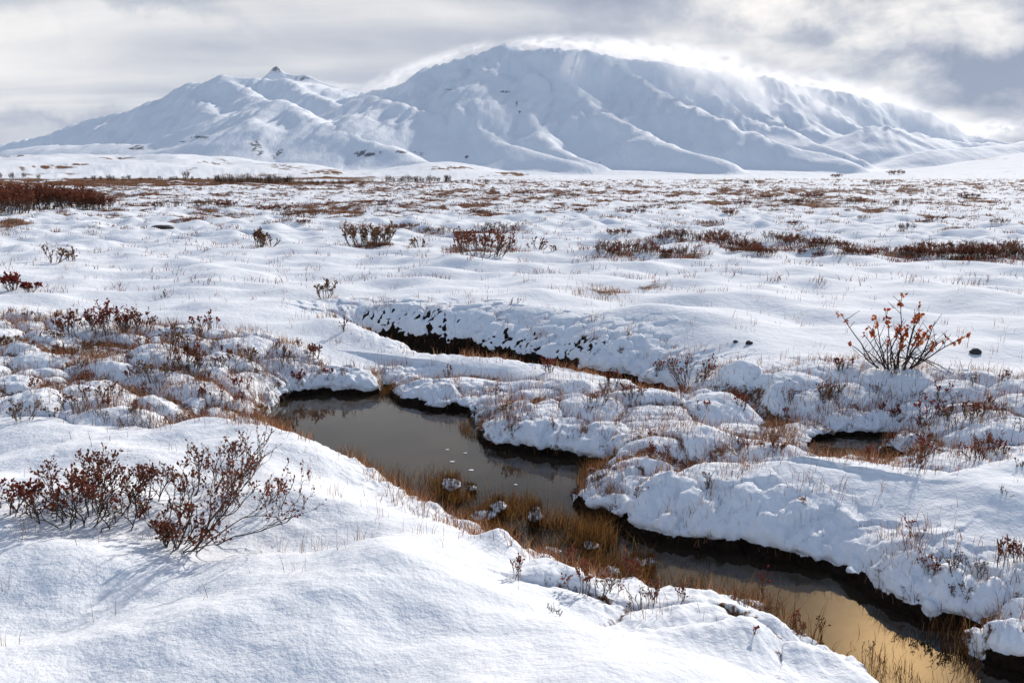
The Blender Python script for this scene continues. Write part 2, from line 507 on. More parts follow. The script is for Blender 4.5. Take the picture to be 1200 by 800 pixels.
        holes2 = perlin(xn * 13, yn * 13, 197) * .6 + perlin(xn * 27, yn * 27, 198) * .5 + perlin(xn * 3, yn * 3, 199) * .35
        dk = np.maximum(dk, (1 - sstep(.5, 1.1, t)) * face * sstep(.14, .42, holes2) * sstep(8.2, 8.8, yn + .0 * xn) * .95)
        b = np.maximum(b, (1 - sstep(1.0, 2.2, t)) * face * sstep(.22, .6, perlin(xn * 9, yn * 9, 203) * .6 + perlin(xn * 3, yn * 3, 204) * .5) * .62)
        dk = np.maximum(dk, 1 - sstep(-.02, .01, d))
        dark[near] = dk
        b = np.maximum(b, (1 - sstep(.03, .20, t + holes * .25)) * (1 - face) * .75)
        b = np.maximum(b, M * (1 - sstep(.3, 1.3, t)) * sstep(-.1, .5, holes) * .55)
        bare[near] = np.clip(b, 0, 1)
        dd[near] = d
        mound[near] = M
    z += .11 * fbm(x / .9, y / .8, 2, 151) * sstep(17, 26, r) * (1 - sstep(90, 160, r)) + .30 * fbm(x / 4.5, y / 3.5, 3, 153) * sstep(50, 90, r) * (1 - sstep(400, 700, r))
    fr = ~near
    z[fr] += (drift * damp)[fr]
    # brown heath showing through the snow further out
    s1 = fbm(x / 2.4, y / 2.6 + 4, 5, 101, .6)
    s2 = fbm(x / 22, y / 22, 3, 111)
    pf = sstep(16, 34, r) * (1 - sstep(1500, 2500, r))
    s3 = fbm(x / 40, y / 60, 4, 103)
    m = sstep(-.12, .48, s1 * .75 + s2 * .30 + .08 * sstep(25, 60, r)) * pf * (1 - sstep(200, 380, r)) * .85
    m = np.maximum(m, sstep(.25, .75, fbm(x / 9, y / 22, 4, 105) * .8 + s3 * .5 - .22) * sstep(150, 300, r) * (1 - sstep(1300, 2200, r)) * .75)
    th = np.arctan2(x, y)
    pxl = 600 + F_PX * np.tan(np.clip(th, -1.2, 1.2))
    # brush on the low hills
    pyl = 205 - F_PX * (z - HCAM) / np.maximum(r * np.cos(th), 1) * 1.03
    for bx_, by_, rx_, ry_, a_ in [(65, 196, 32, 2.2, .9), (100, 193, 20, 1.5, .8), (20, 183, 40, 2, .5), (385, 202, 30, 3.5, .8), (340, 196, 30, 5, .5), (300, 205, 50, 3, .5), (600, 204, 26, 2.5, .9), (530, 197, 35, 3, .7), (265, 192, 20, 2, .5), (180, 180, 60, 1.5, .5), (1110, 186, 70, 2.5, .5), (1030, 190, 30, 2, .5), (1000, 198, 60, 2, .5), (150, 186, 50, 2, .5), (60, 204, 60, 2, .5), (220, 198, 40, 2, .5), (1150, 175, 50, 2, .4)]:
        q = ((pxl - bx_) / rx_) ** 2 + ((pyl - by_) / ry_) ** 2
        m = np.maximum(m, np.exp(-q) * a_ * sstep(-.5, .4, fbm(x / 7, y / 14, 4, 161)) * sstep(250, 330, r) * (1 - sstep(1500, 2500, r)) * 2.0)
    # the rusty flat below the moraine
    band = sstep(110, 150, r) * (1 - sstep(330, 420, r)) * (1 - sstep(380, 560, pxl + 60 * s2))
    m = np.maximum(m, band * sstep(-.7, -.1, fbm(x / 30, y / 8, 3, 121)) * .95)
    rowb = np.zeros(x.shape)
    for ax_, ay_, bx_, by_, wd_ in HEATH:
        ex, ey = bx_ - ax_, by_ - ay_
        tt = np.clip(((x - ax_) * ex + (y - ay_) * ey) / (ex * ex + ey * ey), 0, 1)
        q = np.hypot(x - ax_ - tt * ex, (y - ay_ - tt * ey) * .6)
        rowb = np.maximum(rowb, np.exp(-(q / wd_) ** 2))
    bare = np.maximum(bare, rowb * sstep(-.55, .35, fbm(x * 2.1, y * 1.6, 3, 141)) * .8)
    wash = sstep(28, 40, r) * (1 - sstep(90, 130, r)) * sstep(-.15, .5, s2 + .2 * perlin(x / 9, y / 3, 131))
    m = np.maximum(m, wash * .80 * sstep(-.5, .5, fbm(x * .9, y * .9, 3, 133)))
    bare = np.maximum(bare, m)
    return [a.reshape(shp) for a in (z, bare, dark, dd, ox, oy, mound)]


def tz(x, y):
    return terrain(x, y)[0]


def hit(px, py):
    """ground point seen at a pixel of the photograph (first crossing of the terrain)"""
    dx, dy, dz = [float(v) for v in ray(px, py)]
    t = np.geomspace(1.8, 2500, 700)
    g = tz(dx * t, dy * t)
    below = HCAM + dz * t < np.maximum(g, 0.0)
    i = int(np.argmax(below))
    if not below.any():
        t0 = 2500
        return dx * t0, dy * t0, HCAM + dz * t0
    a, b = t[max(i - 1, 0)], t[i]
    t = np.linspace(a, b, 60)
    g = tz(dx * t, dy * t)
    below = HCAM + dz * t < np.maximum(g, 0.0)
    i = int(np.argmax(below)) if below.any() else 59
    t0 = t[i]
    return dx * t0, dy * t0, max(float(g[i]), 0.0)


# ------------------------------------------------------------------ mesh helpers
def mesh_obj(name, V, Fq, mat, parent=None, smooth=False, Ft=None):
    V = np.asarray(V, np.float32).reshape(-1, 3)
    me = bpy.data.meshes.new(name)
    Fq = np.asarray(Fq, np.int32).reshape(-1, 4) if Fq is not None and len(Fq) else np.zeros((0, 4), np.int32)
    Ft = np.asarray(Ft, np.int32).reshape(-1, 3) if Ft is not None and len(Ft) else np.zeros((0, 3), np.int32)
    me.vertices.add(len(V))
    me.vertices.foreach_set('co', V.ravel())
    me.loops.add(Fq.size + Ft.size)
    me.loops.foreach_set('vertex_index', np.concatenate([Fq.ravel(), Ft.ravel()]))
    nf = len(Fq) + len(Ft)
    me.polygons.add(nf)
    ls = np.concatenate([np.arange(len(Fq)) * 4, Fq.size + np.arange(len(Ft)) * 3]).astype(np.int32)
    me.polygons.foreach_set('loop_start', ls)
    me.update(calc_edges=True)
    if smooth:
        me.polygons.foreach_set('use_smooth', np.ones(nf, bool))
    if mat is not None:
        me.materials.append(mat)
    o = bpy.data.objects.new(name, me)
    COL.objects.link(o)
    if parent is not None:
        o.parent = parent
    return o


def attr(o, name, vals):
    a = o.data.attributes.new(name, 'FLOAT', 'POINT')
    a.data.foreach_set('value', np.asarray(vals, np.float32).ravel())


def new_mat(name):
    m = bpy.data.materials.new(name)
    m.use_nodes = True
    nt = m.node_tree
    nt.nodes.clear()
    out = N(nt, 'ShaderNodeOutputMaterial')
    p = N(nt, 'ShaderNodeBsdfPrincipled')
    L(nt, p.outputs[0], out.inputs[0])
    return m, nt, p, out


# ------------------------------------------------------------------ materials
def snow_ground_mat():
    m, nt, p, out = new_mat('snow_and_heath')
    geo = N(nt, 'ShaderNodeNewGeometry')
    pos = geo.outputs['Position']
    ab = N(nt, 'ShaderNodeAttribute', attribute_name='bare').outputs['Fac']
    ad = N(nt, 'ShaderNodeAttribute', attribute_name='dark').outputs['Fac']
    nf = noise(nt, pos, 38, 4, 0.65)
    nm = noise(nt, pos, 9, 3, 0.6)
    mask = mth(nt, 'ADD', ab, mth(nt, 'MULTIPLY_ADD', nf, 1.5, -0.82))
    mask = ramp(nt, mask, [(0.42, 0.0), (0.66, 1.0)])
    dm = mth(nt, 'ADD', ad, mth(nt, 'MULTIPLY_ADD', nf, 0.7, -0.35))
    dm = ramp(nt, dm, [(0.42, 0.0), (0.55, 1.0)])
    heath = ramp(nt, mth(nt, 'MULTIPLY_ADD', nm, 0.6, mth(nt, 'MULTIPLY', nf, 0.4)),
                 [(0.30, (0.05, 0.022, 0.012)), (0.48, (0.13, 0.055, 0.026)), (0.60, (0.24, 0.13, 0.06)), (0.75, (0.30, 0.21, 0.12))])
    peat_shade = ramp(nt, nf, [(0.3, (0.006, 0.005, 0.004)), (0.7, (0.028, 0.018, 0.011))])
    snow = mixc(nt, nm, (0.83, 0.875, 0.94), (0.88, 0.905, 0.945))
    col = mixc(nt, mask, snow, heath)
    col = mixc(nt, dm, col, peat_shade)
    L(nt, col, p.inputs['Base Color'])
    p.inputs['Roughness'].default_value = 0.9
    p.inputs['Specular IOR Level'].default_value = 0.08
    n1 = noise(nt, pos, 26, 5, 0.62)
    n2 = noise(nt, pos, 7, 3, 0.5)
    mpn = N(nt, 'ShaderNodeMapping')
    mpn.inputs['Scale'].default_value = (1.0, 1.0, 1)
    L(nt, pos, mpn.inputs[0])
    n3 = noise(nt, mpn.outputs[0], 60, 3, 0.6)
    h = mth(nt, 'ADD', mth(nt, 'MULTIPLY', n1, 0.014), mth(nt, 'MULTIPLY', n2, 0.03))
    h = mth(nt, 'ADD', h, mth(nt, 'MULTIPLY', n3, 0.008))
    h = mth(nt, 'ADD', h, mth(nt, 'MULTIPLY', mth(nt, 'MULTIPLY', mask, nf), 0.05))
    b = N(nt, 'ShaderNodeBump', inp={'Strength': 0.55, 'Distance': 1.0})
    L(nt, h, b.inputs['Height'])
    L(nt, b.outputs[0], p.inputs['Normal'])
    return m


def mountain_mat():
    m, nt, p, out = new_mat('mountain_snow')
    geo = N(nt, 'ShaderNodeNewGeometry')
    pos = geo.outputs['Position']
    rk = N(nt, 'ShaderNodeAttribute', attribute_name='rock').outputs['Fac']
    n = noise(nt, pos, 0.045, 6, 0.75)
    mask = ramp(nt, mth(nt, 'ADD', rk, mth(nt, 'MULTIPLY_ADD', n, 2.0, -1.15)), [(0.42, 0.0), (0.6, 1.0)])
    col = mixc(nt, mask, (0.85, 0.89, 0.95), (0.10, 0.11, 0.14))
    L(nt, col, p.inputs['Base Color'])
    p.inputs['Roughness'].default_value = 0.8
    p.inputs['Specular IOR Level'].default_value = 0.1
    mpm = N(nt, 'ShaderNodeMapping')
    mpm.inputs['Scale'].default_value = (1.0, 0.35, 0.7)
    mpm.inputs['Rotation'].default_value = (0, 0, R(12))
    L(nt, pos, mpm.inputs[0])
    n2 = noise(nt, mpm.outputs[0], 0.010, 7, 0.62)
    b = N(nt, 'ShaderNodeBump', inp={'Strength': 0.4, 'Distance': 40.0})
    L(nt, n2, b.inputs['Height'])
    L(nt, b.outputs[0], p.inputs['Normal'])
    return m


def water_mat():
    m, nt, p, out = new_mat('dark_water')
    geo = N(nt, 'ShaderNodeNewGeometry')
    pos = geo.outputs['Position']
    n = noise(nt, pos, 1.1, 4, 0.6, 0.5)
    col = ramp(nt, n, [(0.35, (0.018, 0.013, 0.009)), (0.65, (0.05, 0.038, 0.026))])
    L(nt, col, p.inputs['Base Color'])
    L(nt, ramp(nt, n, [(0.4, 0.02), (0.62, 0.06)]), p.inputs['Roughness'])
    p.inputs['IOR'].default_value = 1.33
    p.inputs['Specular Tint'].default_value = (0.95, 0.82, 0.64, 1)
    n2 = noise(nt, pos, 5, 3, 0.5)
    b = N(nt, 'ShaderNodeBump', inp={'Strength': 0.035, 'Distance': 0.02})
    L(nt, n2, b.inputs['Height'])
    L(nt, b.outputs[0], p.inputs['Normal'])
    return m


def plant_mat(name, stops, rough=0.7, trans=0.0):
    m, nt, p, out = new_mat(name)
    geo = N(nt, 'ShaderNodeNewGeometry')
    col = ramp(nt, geo.outputs['Random Per Island'], stops)
    L(nt, col, p.inputs['Base Color'])
    p.inputs['Roughness'].default_value = rough
    p.inputs['Specular IOR Level'].default_value = 0.25
    if trans:
        tr = N(nt, 'ShaderNodeBsdfTranslucent')
        L(nt, col, tr.inputs[0])
        mx = N(nt, 'ShaderNodeMixShader', inp={0: trans})
        L(nt, p.outputs[0], mx.inputs[1])
        L(nt, tr.outputs[0], mx.inputs[2])
        L(nt, mx.outputs[0], out.inputs[0])
    return m


def snow_mat():
    m, nt, p, out = new_mat('fresh_snow')
    geo = N(nt, 'ShaderNodeNewGeometry')
    pos = geo.outputs['Position']
    L(nt, mixc(nt, noise(nt, pos, 20, 3), (0.85, 0.88, 0.93), (0.91, 0.92, 0.94)), p.inputs['Base Color'])
    p.inputs['Roughness'].default_value = 0.65
    b = N(nt, 'ShaderNodeBump', inp={'Strength': 0.5, 'Distance': 0.02})
    L(nt, noise(nt, pos, 45, 4, .6), b.inputs['Height'])
    L(nt, b.outputs[0], p.inputs['Normal'])
    return m


def rock_mat():
    m, nt, p, out = new_mat('dark_rock')
    geo = N(nt, 'ShaderNodeNewGeometry')
    L(nt, ramp(nt, noise(nt, geo.outputs['Position'], 30, 4), [(0.3, (0.01, 0.01, 0.012)), (0.7, (0.05, 0.045, 0.045))]), p.inputs['Base Color'])
    p.inputs['Roughness'].default_value = 0.8
    return m


M_GROUND, M_MTN, M_WATER, M_SNOW, M_ROCK = snow_ground_mat(), mountain_mat(), water_mat(), snow_mat(), rock_mat()
M_TWIG = plant_mat('birch_twig', [(0.0, (0.030, 0.018, 0.013)), (1.0, (0.075, 0.045, 0.032))])
M_TWIG2 = plant_mat('willow_twig', [(0.0, (0.06, 0.03, 0.02)), (1.0, (0.13, 0.08, 0.05))])
M_TWIG3 = plant_mat('grey_twig', [(0.0, (0.06, 0.04, 0.03)), (1.0, (0.14, 0.10, 0.07))])
M_RED = plant_mat('crimson_leaf', [(0.0, (0.10, 0.012, 0.014)), (0.5, (0.20, 0.022, 0.02)), (0.85, (0.30, 0.07, 0.03)), (1.0, (0.09, 0.04, 0.02))], .6, .35)
M_RUST = plant_mat('rust_leaf', [(0.0, (0.10, 0.020, 0.014)), (0.35, (0.17, 0.045, 0.02)), (0.6, (0.11, 0.05, 0.025)), (0.8, (0.20, 0.03, 0.02)), (1.0, (0.27, 0.12, 0.04))], .6, .35)
M_ORANGE = plant_mat('orange_leaf', [(0.0, (0.30, 0.04, 0.018)), (0.5, (0.42, 0.09, 0.03)), (1.0, (0.50, 0.20, 0.07))], .6, .45)
M_BROWN = plant_mat('brown_leaf', [(0.0, (0.09, 0.045, 0.022)), (0.5, (0.16, 0.09, 0.04)), (1.0, (0.20, 0.07, 0.035))], .7, .3)
M_SEDGE = plant_mat('amber_sedge', [(0.0, (0.045, 0.02, 0.008)), (0.45, (0.14, 0.062, 0.018)), (0.8, (0.26, 0.125, 0.035)), (1.0, (0.40, 0.25, 0.10))], .6, .4)
M_STRAW = plant_mat('dry_grass', [(0.0, (0.13, 0.04, 0.025)), (0.5, (0.26, 0.105, 0.05)), (0.85, (0.36, 0.20, 0.10)), (1.0, (0.45, 0.31, 0.19))], .6, .35)
#--STRUCTURE--

# ------------------------------------------------------------------ ground: one sheet to the horizon
def build_ground():
    th = np.concatenate([np.radians(np.linspace(-50, 50, 1500)), np.radians(np.linspace(50, 310, 70)[1:-1])])
    rr = [0.9]
    while rr[-1] < 9000:
        r = rr[-1]
        if r < 2.4:
            s = .02
        elif r < 10.5:
            s = .0115
        else:
            s = max(.0115 + (r - 10.5) * .02, 0.0) if r < 11.2 else .00024 * r * r
            s = min(s, .00024 * r * r)
            s = min(max(s, .0115), 140)
            if 350 < r < 1300:
                s = min(s, 11)
        rr.append(r + s)
    rr = np.array(rr)
    nt_, nr = len(th), len(rr)
    TH, RR = np.meshgrid(th, rr)
    X, Y = RR * np.sin(TH), RR * np.cos(TH)
    z, bare, dark, dd, ox, oy, mound = terrain(X, Y)
    X2, Y2 = X + ox, Y + oy
    # clumpy snow on the banks and tussocks, pushed out along the surface normal
    P = np.stack([X2, Y2, z], -1)
    du = np.zeros_like(P)
    dv = np.zeros_like(P)
    du[:, 1:-1] = P[:, 2:] - P[:, :-2]
    dv[1:-1] = P[2:] - P[:-2]
    du[:, 0] = du[:, 1]
    du[:, -1] = du[:, -2]
    dv[0] = dv[1]
    dv[-1] = dv[-2]
    nrm = np.cross(du, dv)
    nrm /= (np.linalg.norm(nrm, axis=-1, keepdims=True) + 1e-12)
    msk = (dd > 0.0) & (dd < .9) | (mound > .05)
    xs, ys, zs = X2[msk], Y2[msk], z[msk]
    amp = np.maximum((1 - sstep(.05, .55, dd[msk])) * 1.0, mound[msk] * .55)
    n = perlin3(xs * 10, ys * 10, zs * 10, 201) * .018 + perlin3(xs * 22, ys * 22, zs * 22, 211) * .009 + perlin3(xs * 50, ys * 50, zs * 50, 221) * .005
    n = n + .022 * (.35 - np.abs(perlin3(xs * 13, ys * 13, zs * 13, 231)))
    d3 = np.zeros(X.shape)
    d3[msk] = n * amp
    P = P + nrm * d3[..., None]
    V = P.reshape(-1, 3)
    i = np.arange(nr - 1)[:, None] * nt_
    j = np.arange(nt_)[None, :]
    j2 = (j + 1) % nt_
    Fq = np.stack([i + j, i + j2, i + nt_ + j2, i + nt_ + j], -1).reshape(-1, 4)[:, ::-1]
    c = len(V)
    V = np.concatenate([V, [[0, 0, .45]]])
    jj = np.arange(nt_)
    Ft = np.stack([np.full(nt_, c), jj, (jj + 1) % nt_], -1)[:, ::-1]
    o = mesh_obj('ground', V, Fq, M_GROUND, smooth=True, Ft=Ft)
    attr(o, 'bare', np.append(bare.ravel(), 0))
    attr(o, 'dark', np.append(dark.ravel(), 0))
    o['kind'] = 'structure'
    return o


build_ground()

# ------------------------------------------------------------------ water
wo = mesh_obj('water', [(-9, .4, 0), (9, .4, 0), (9, 13, 0), (-9, 13, 0)], [(0, 1, 2, 3)], M_WATER)
wo['kind'] = 'structure'
sx0, sx1 = min(p[0] for p in SIDE) - .25, max(p[0] for p in SIDE) + .25
sy0, sy1 = min(p[1] for p in SIDE) - .2, max(p[1] for p in SIDE) + .2
wo = mesh_obj('water', [(p[0] + .0, p[1], SIDE_Z) for p in SIDE], None, M_WATER, Ft=[(0, i, i + 1) for i in range(1, len(SIDE) - 1)])
wo['kind'] = 'structure'


# ------------------------------------------------------------------ mountains: a ridge skeleton with spurs
def P3(px, py, km):
    dx, dy, dz = [float(v) for v in ray(px, py)]
    t = km * 1000 / dy
    return (dx * t, dy * t, HCAM + dz * t)


def build_range(name, ridges, x0, x1, y0, y1, step, seed, rockspots=(), base_z=10, k=30.0, rnd=110.0, flute=1.0):
    xs = np.arange(x0, x1 + 1, step)
    ys = np.arange(y0, y1 + 1, step)
    X, Y = np.meshgrid(xs, ys)
    XW = X + 70 * fbm(X / 700, Y / 700, 3, seed)
    YW = Y + 70 * fbm(X / 700 + 9, Y / 700, 3, seed + 5)
    H = base_z + 100 * sstep(5700, 8200, Y)
    for slope, conc, pts in ridges:
        p = [P3(*q) for q in pts]
        best = np.full(X.shape, -9e9)
        for (ax, ay, az), (bx, by, bz) in zip(p[:-1], p[1:]):
            ex, ey = bx - ax, by - ay
            t = np.clip(((XW - ax) * ex + (YW - ay) * ey) / (ex * ex + ey * ey), 0, 1)
            d = np.hypot(XW - ax - t * ex, YW - ay - t * ey)
            zz = az + t * (bz - az)
            h = zz - slope * (np.sqrt(d * d + rnd ** 2) - rnd) * (1 / (1 + np.minimum(d, 600) * conc))
            best = np.maximum(best, h)
        dlt = best - H
        H = np.maximum(best, H) + k * 0.25 * np.clip(1 - np.abs(dlt) / k, 0, 1) ** 2
    up = sstep(60, 500, H)
    rid = 1 - np.abs(fbm(X / 300, Y / 1300, 2, seed + 11)) * 1.6
    fl = fbm((X - .22 * Y + 60 * fbm(X / 500, Y / 500, 2, seed + 71)) / 150, Y / 1100, 4, seed + 61, .55)
    H = H + sstep(120, 420, H) * (np.abs(fl) * -34 + 10) * flute
    H = H + up * (rid * 9 - 5) + up * fbm(X / 160, Y / 260, 3, seed + 21) * 2.5
    H = H + fbm(X / 700, Y / 900, 3, seed + 31) * 10
    fr = sstep(5400, 6400, Y)
    H = H * fr - 60 * (1 - fr)
    V = np.stack([X, Y, H], -1).reshape(-1, 3)
    ny, nx = X.shape
    i = np.arange(ny - 1)[:, None] * nx
    j = np.arange(nx - 1)[None, :]
    Fq = np.stack([i + j, i + j + 1, i + nx + j + 1, i + nx + j], -1).reshape(-1, 4)
    rock = np.zeros(X.shape)
    gy, gx = np.gradient(H, step)
    st = np.hypot(gx, gy)
    nz = fbm(X / 90, Y / 90, 3, seed + 41)
    rock = sstep(1.15, 1.7, st + .3 * nz) * .5
    ppx = 600 + F_PX * X / (Y * CP - (H - HCAM) * SP)
    ppy = 400 - F_PX * ((H - HCAM) * CP + Y * SP) / (Y * CP - (H - HCAM) * SP)
    # brushy and rocky patches, each at its own place on the slopes
    for px, py, rx, ry, tl, a in rockspots:
        q = ((ppx - px - tl * (ppy - py)) / rx) ** 2 + ((ppy - py) / ry) ** 2
        streak = fbm(X / 45, Y / 110, 3, seed + 51)
        rock = np.maximum(rock, np.exp(-q) * min(a * 1.5, 1.2) * sstep(-.75, .25, streak))
    o = mesh_obj(name, V, Fq, M_MTN, smooth=True)
    attr(o, 'rock', rock)
    o['kind'] = 'structure'
    return o


MAIN = [
    # skyline
    (1.15, .0002, [(395, 118, 9.6), (430, 108, 9.4), (455, 104, 9.2), (475, 97, 9.1), (505, 80, 9.0), (540, 69, 9.0), (572, 61, 9.0), (596, 52, 9.0),
                   (610, 60, 8.9), (635, 57, 8.8), (660, 56, 8.8), (690, 60, 8.8), (725, 68, 8.8), (770, 73, 8.9), (810, 80, 9.0), (850, 86, 9.2),
                   (890, 88, 9.3), (930, 98, 9.6), (975, 106, 9.9), (1020, 116, 10.2), (1065, 124, 10.4), (1100, 138, 10.5), (1130, 156, 10.5), (1180, 168, 10.5)]),
    # left shoulder falling to the saddle
    (.8, .0005, [(596, 52, 9.0), (575, 80, 8.5), (556, 100, 8.1), (545, 125, 7.7), (560, 150, 7.3)]),
    (.95, .0008, [(552, 66, 9.0), (535, 92, 8.5), (522, 118, 8.0), (520, 140, 7.6)]),
    (.95, .0008, [(505, 80, 9.0), (494, 100, 8.6), (488, 116, 8.2)]),
    # rib A
    (.98, .0007, [(612, 60, 8.9), (618, 84, 8.4), (616, 120, 7.9), (632, 153, 7.3), (655, 173, 6.9), (690, 190, 6.4)]),
    # rib B
    (.98, .0007, [(655, 57, 8.8), (674, 98, 8.2), (706, 131, 7.7), (740, 153, 7.2), (790, 174, 6.7), (850, 190, 6.3)]),
    (1.1, .001, [(690, 62, 8.8), (700, 95, 8.5), (714, 122, 8.2)]),
    (1.1, .001, [(735, 75, 8.8), (748, 110, 8.4), (764, 148, 7.9)]),
    # rib C
    (.98, .0007, [(722, 68, 8.8), (742, 88, 8.5), (772, 112, 8.1), (806, 124, 7.7), (850, 142, 7.3), (900, 160, 6.9), (950, 178, 6.6), (990, 190, 6.3)]),
    # ribs D, E
    (.98, .0007, [(815, 82, 9.0), (838, 112, 8.6), (868, 138, 8.2), (912, 150, 7.8), (955, 166, 7.4), (1000, 186, 6.9)]),
    (1.1, .001, [(850, 88, 9.2), (872, 115, 8.8), (905, 140, 8.3)]),
    (1.0, .0008, [(892, 90, 9.3), (912, 120, 8.9), (950, 148, 8.4), (985, 165, 8.0)]),
    (1.0, .0008, [(940, 100, 9.6), (975, 130, 9.2), (1010, 150, 8.8)]),
    # right foothill
    (.45, .0002, [(990, 168, 7.8), (1028, 148, 8.0), (1070, 156, 8.0), (1130, 166, 8.0), (1240, 172, 8.0)]),
    (.35, .0001, [(1100, 176, 7.0), (1200, 166, 7.2), (1330, 150, 7.6), (1500, 150, 8)]),
    # foothill spurs on the left of the main mass
    (.7, .0005, [(455, 118, 8.1), (475, 121, 7.9), (540, 150, 7.4), (600, 171, 6.9), (680, 193, 6.3)]),
    (.6, .0005, [(440, 112, 8.8), (455, 118, 8.1), (420, 135, 7.6), (395, 155, 7.2)]),
]
LEFT = [
    (.75, .0002, [(-120, 178, 11), (0, 171, 10.8), (50, 160, 10.6), (100, 142, 10.4), (150, 130, 10.2), (180, 118, 10.1), (222, 98, 10), (245, 96, 10),
                  (265, 90, 10), (300, 92, 10), (340, 93, 10), (380, 99, 10.2), (410, 106, 10.4), (450, 112, 10.6), (520, 130, 10.8)]),
    (.9, .0007, [(125, 136, 10.3), (120, 150, 9.6), (135, 165, 9.0)]),
    (.9, .0007, [(180, 118, 10.1), (190, 140, 9.4), (215, 160, 8.7)]),
    (.9, .0007, [(224, 98, 10), (235, 118, 9.4), (262, 135, 8.8), (280, 150, 8.2)]),
    (.9, .0007, [(265, 90, 10), (285, 105, 9.5), (312, 118, 8.9)]),
    (.8, .0006, [(340, 93, 10), (365, 110, 9.5), (400, 125, 9.0)]),
    # the broad pale foothill
    (.6, .0004, [(262, 140, 8.3), (290, 124, 8.2), (320, 117, 8.1), (345, 125, 7.9), (382, 141, 7.5), (450, 170, 6.9), (505, 189, 6.4)]),
    (.55, .0004, [(320, 117, 8.1), (300, 140, 7.5), (292, 165, 7.0)]),
    (.35, .0002, [(40, 172, 8.6), (110, 168, 8.2), (190, 172, 7.6), (260, 178, 7.0)]),
]
build_range('mountain', MAIN, -2600, 8200, 5400, 12500, 24, 400,
            [(607, 124, 3, 14, .3, .7), (592, 108, 8, 2, 0, .7), (525, 105, 9, 1.5, 0, .6), (580, 128, 2, 5, 0, .5), (547, 184, 3, 6, .3, .9), (488, 180, 14, 2.5, .8, .7), (660, 140, 20, 3, 0, .35), (700, 190, 8, 2, 0, .6), (895, 84, 5, 2, 0, .8), (990, 184, 14, 2, 0, .5), (640, 128, 6, 3, 0, .4)])
build_range('mountain', LEFT, -9500, -300, 5400, 12800, 26, 500,
            [(300, 172, 8, 13, .35, 1.0), (328, 180, 5, 8, -.2, 1.0), (365, 181, 22, 6, 0, .85), (395, 178, 20, 5, 0, .8), (430, 180, 22, 5, -.5, .75), (235, 161, 14, 2, 0, .8), (160, 173, 14, 4, 0, .8), (215, 166, 8, 2, 0, .6), (470, 178, 10, 3, 1, .7), (345, 184, 70, 8, 0, .5)])
FAR = [(1.3, .0004, [(270, 108, 15), (300, 95, 15), (311, 87, 15), (321, 76, 15), (331, 85, 15), (345, 89, 15), (355, 87, 15), (368, 94, 15), (385, 99, 15), (420, 110, 15)])]
build_range('mountain', FAR, -6000, -1200, 13500, 16000, 30, 600, [(322, 82, 8, 7, 0, .75), (355, 92, 12, 4, 0, .75)], rnd=15.0, flute=.3)


# ------------------------------------------------------------------ spindrift blowing off the ridge
def spindrift_mat(dens, seed):
    m = bpy.data.materials.new('spindrift')
    m.use_nodes = True
    nt = m.node_tree
    nt.nodes.clear()
    out = N(nt, 'ShaderNodeOutputMaterial')
    pv = N(nt, 'ShaderNodeVolumePrincipled')
    pv.inputs['Color'].default_value = (0.97, 0.975, 0.985, 1)
    pv.inputs['Anisotropy'].default_value = 0.4
    t = N(nt, 'ShaderNodeTexCoord')
    ln = N(nt, 'ShaderNodeVectorMath', operation='LENGTH')
    L(nt, t.outputs['Object'], ln.inputs[0])
    mp = N(nt, 'ShaderNodeMapping')
    mp.inputs['Scale'].default_value = (1.9, 1.2, 0.9)
    mp.inputs['Location'].default_value = (seed * 3.1, seed, 0)
    L(nt, t.outputs['Object'], mp.inputs[0])
    n = noise(nt, mp.outputs[0], 2.4, 6, 0.62, 0.6)
    fall = mth(nt, 'SUBTRACT', 1.0, ln.outputs['Value'], clamp=True)
    fall = mth(nt, 'POWER', fall, 1.7)
    nn = ramp(nt, n, [(0.43, 0.0), (0.60, 1.0)])
    L(nt, mth(nt, 'MULTIPLY', mth(nt, 'MULTIPLY', fall, nn), dens * 1.0), pv.inputs['Density'])
    L(nt, pv.outputs[0], out.inputs['Volume'])
    return m


def ico(sub=2):
    import bmesh
    bm = bmesh.new()
    bmesh.ops.create_icosphere(bm, subdivisions=sub, radius=1)
    V = np.array([v.co[:] for v in bm.verts])
    Fc = np.array([[v.index for v in f.verts] for f in bm.faces])
    bm.free()
    return V, Fc


ICO_V, ICO_F = ico(3)
PUFFS = [  # px, py, km, half length px, half height px, half depth m, tilt deg, density
    (462, 92, 9.3, 66, 12, 350, 24, .010), (515, 70, 9.2, 50, 11, 300, 20, .007), (560, 56, 9.1, 36, 8, 300, 12, .004), (632, 50, 9.0, 52, 10, 300, 2, .009),
    (700, 56, 8.9, 80, 17, 380, -6, .013), (770, 66, 9.0, 90, 22, 450, -10, .013), (850, 82, 9.0, 80, 25, 500, -16, .010),
    (925, 98, 9.6, 66, 18, 450, -14, .006), (995, 108, 9.9, 95, 20, 550, -14, .006), (1070, 132, 10.1, 80, 17, 550, -24, .0045),
    (668, 88, 8.3, 22, 40, 250, -18, .007), (880, 108, 8.7, 70, 26, 350, -38, .008), (815, 92, 8.5, 70, 26, 350, -32, .008), (960, 124, 9.0, 70, 18, 350, -28, .007),
    (1120, 148, 10.0, 70, 18, 400, -20, .004), (920, 166, 7.0, 60, 9, 200, -6, .006), (380, 100, 9.9, 70, 7, 300, -3, .006), (812, 162, 7.6, 44, 11, 250, -4, .008), (1170, 150, 10.5, 60, 16, 400, 0, .006)]
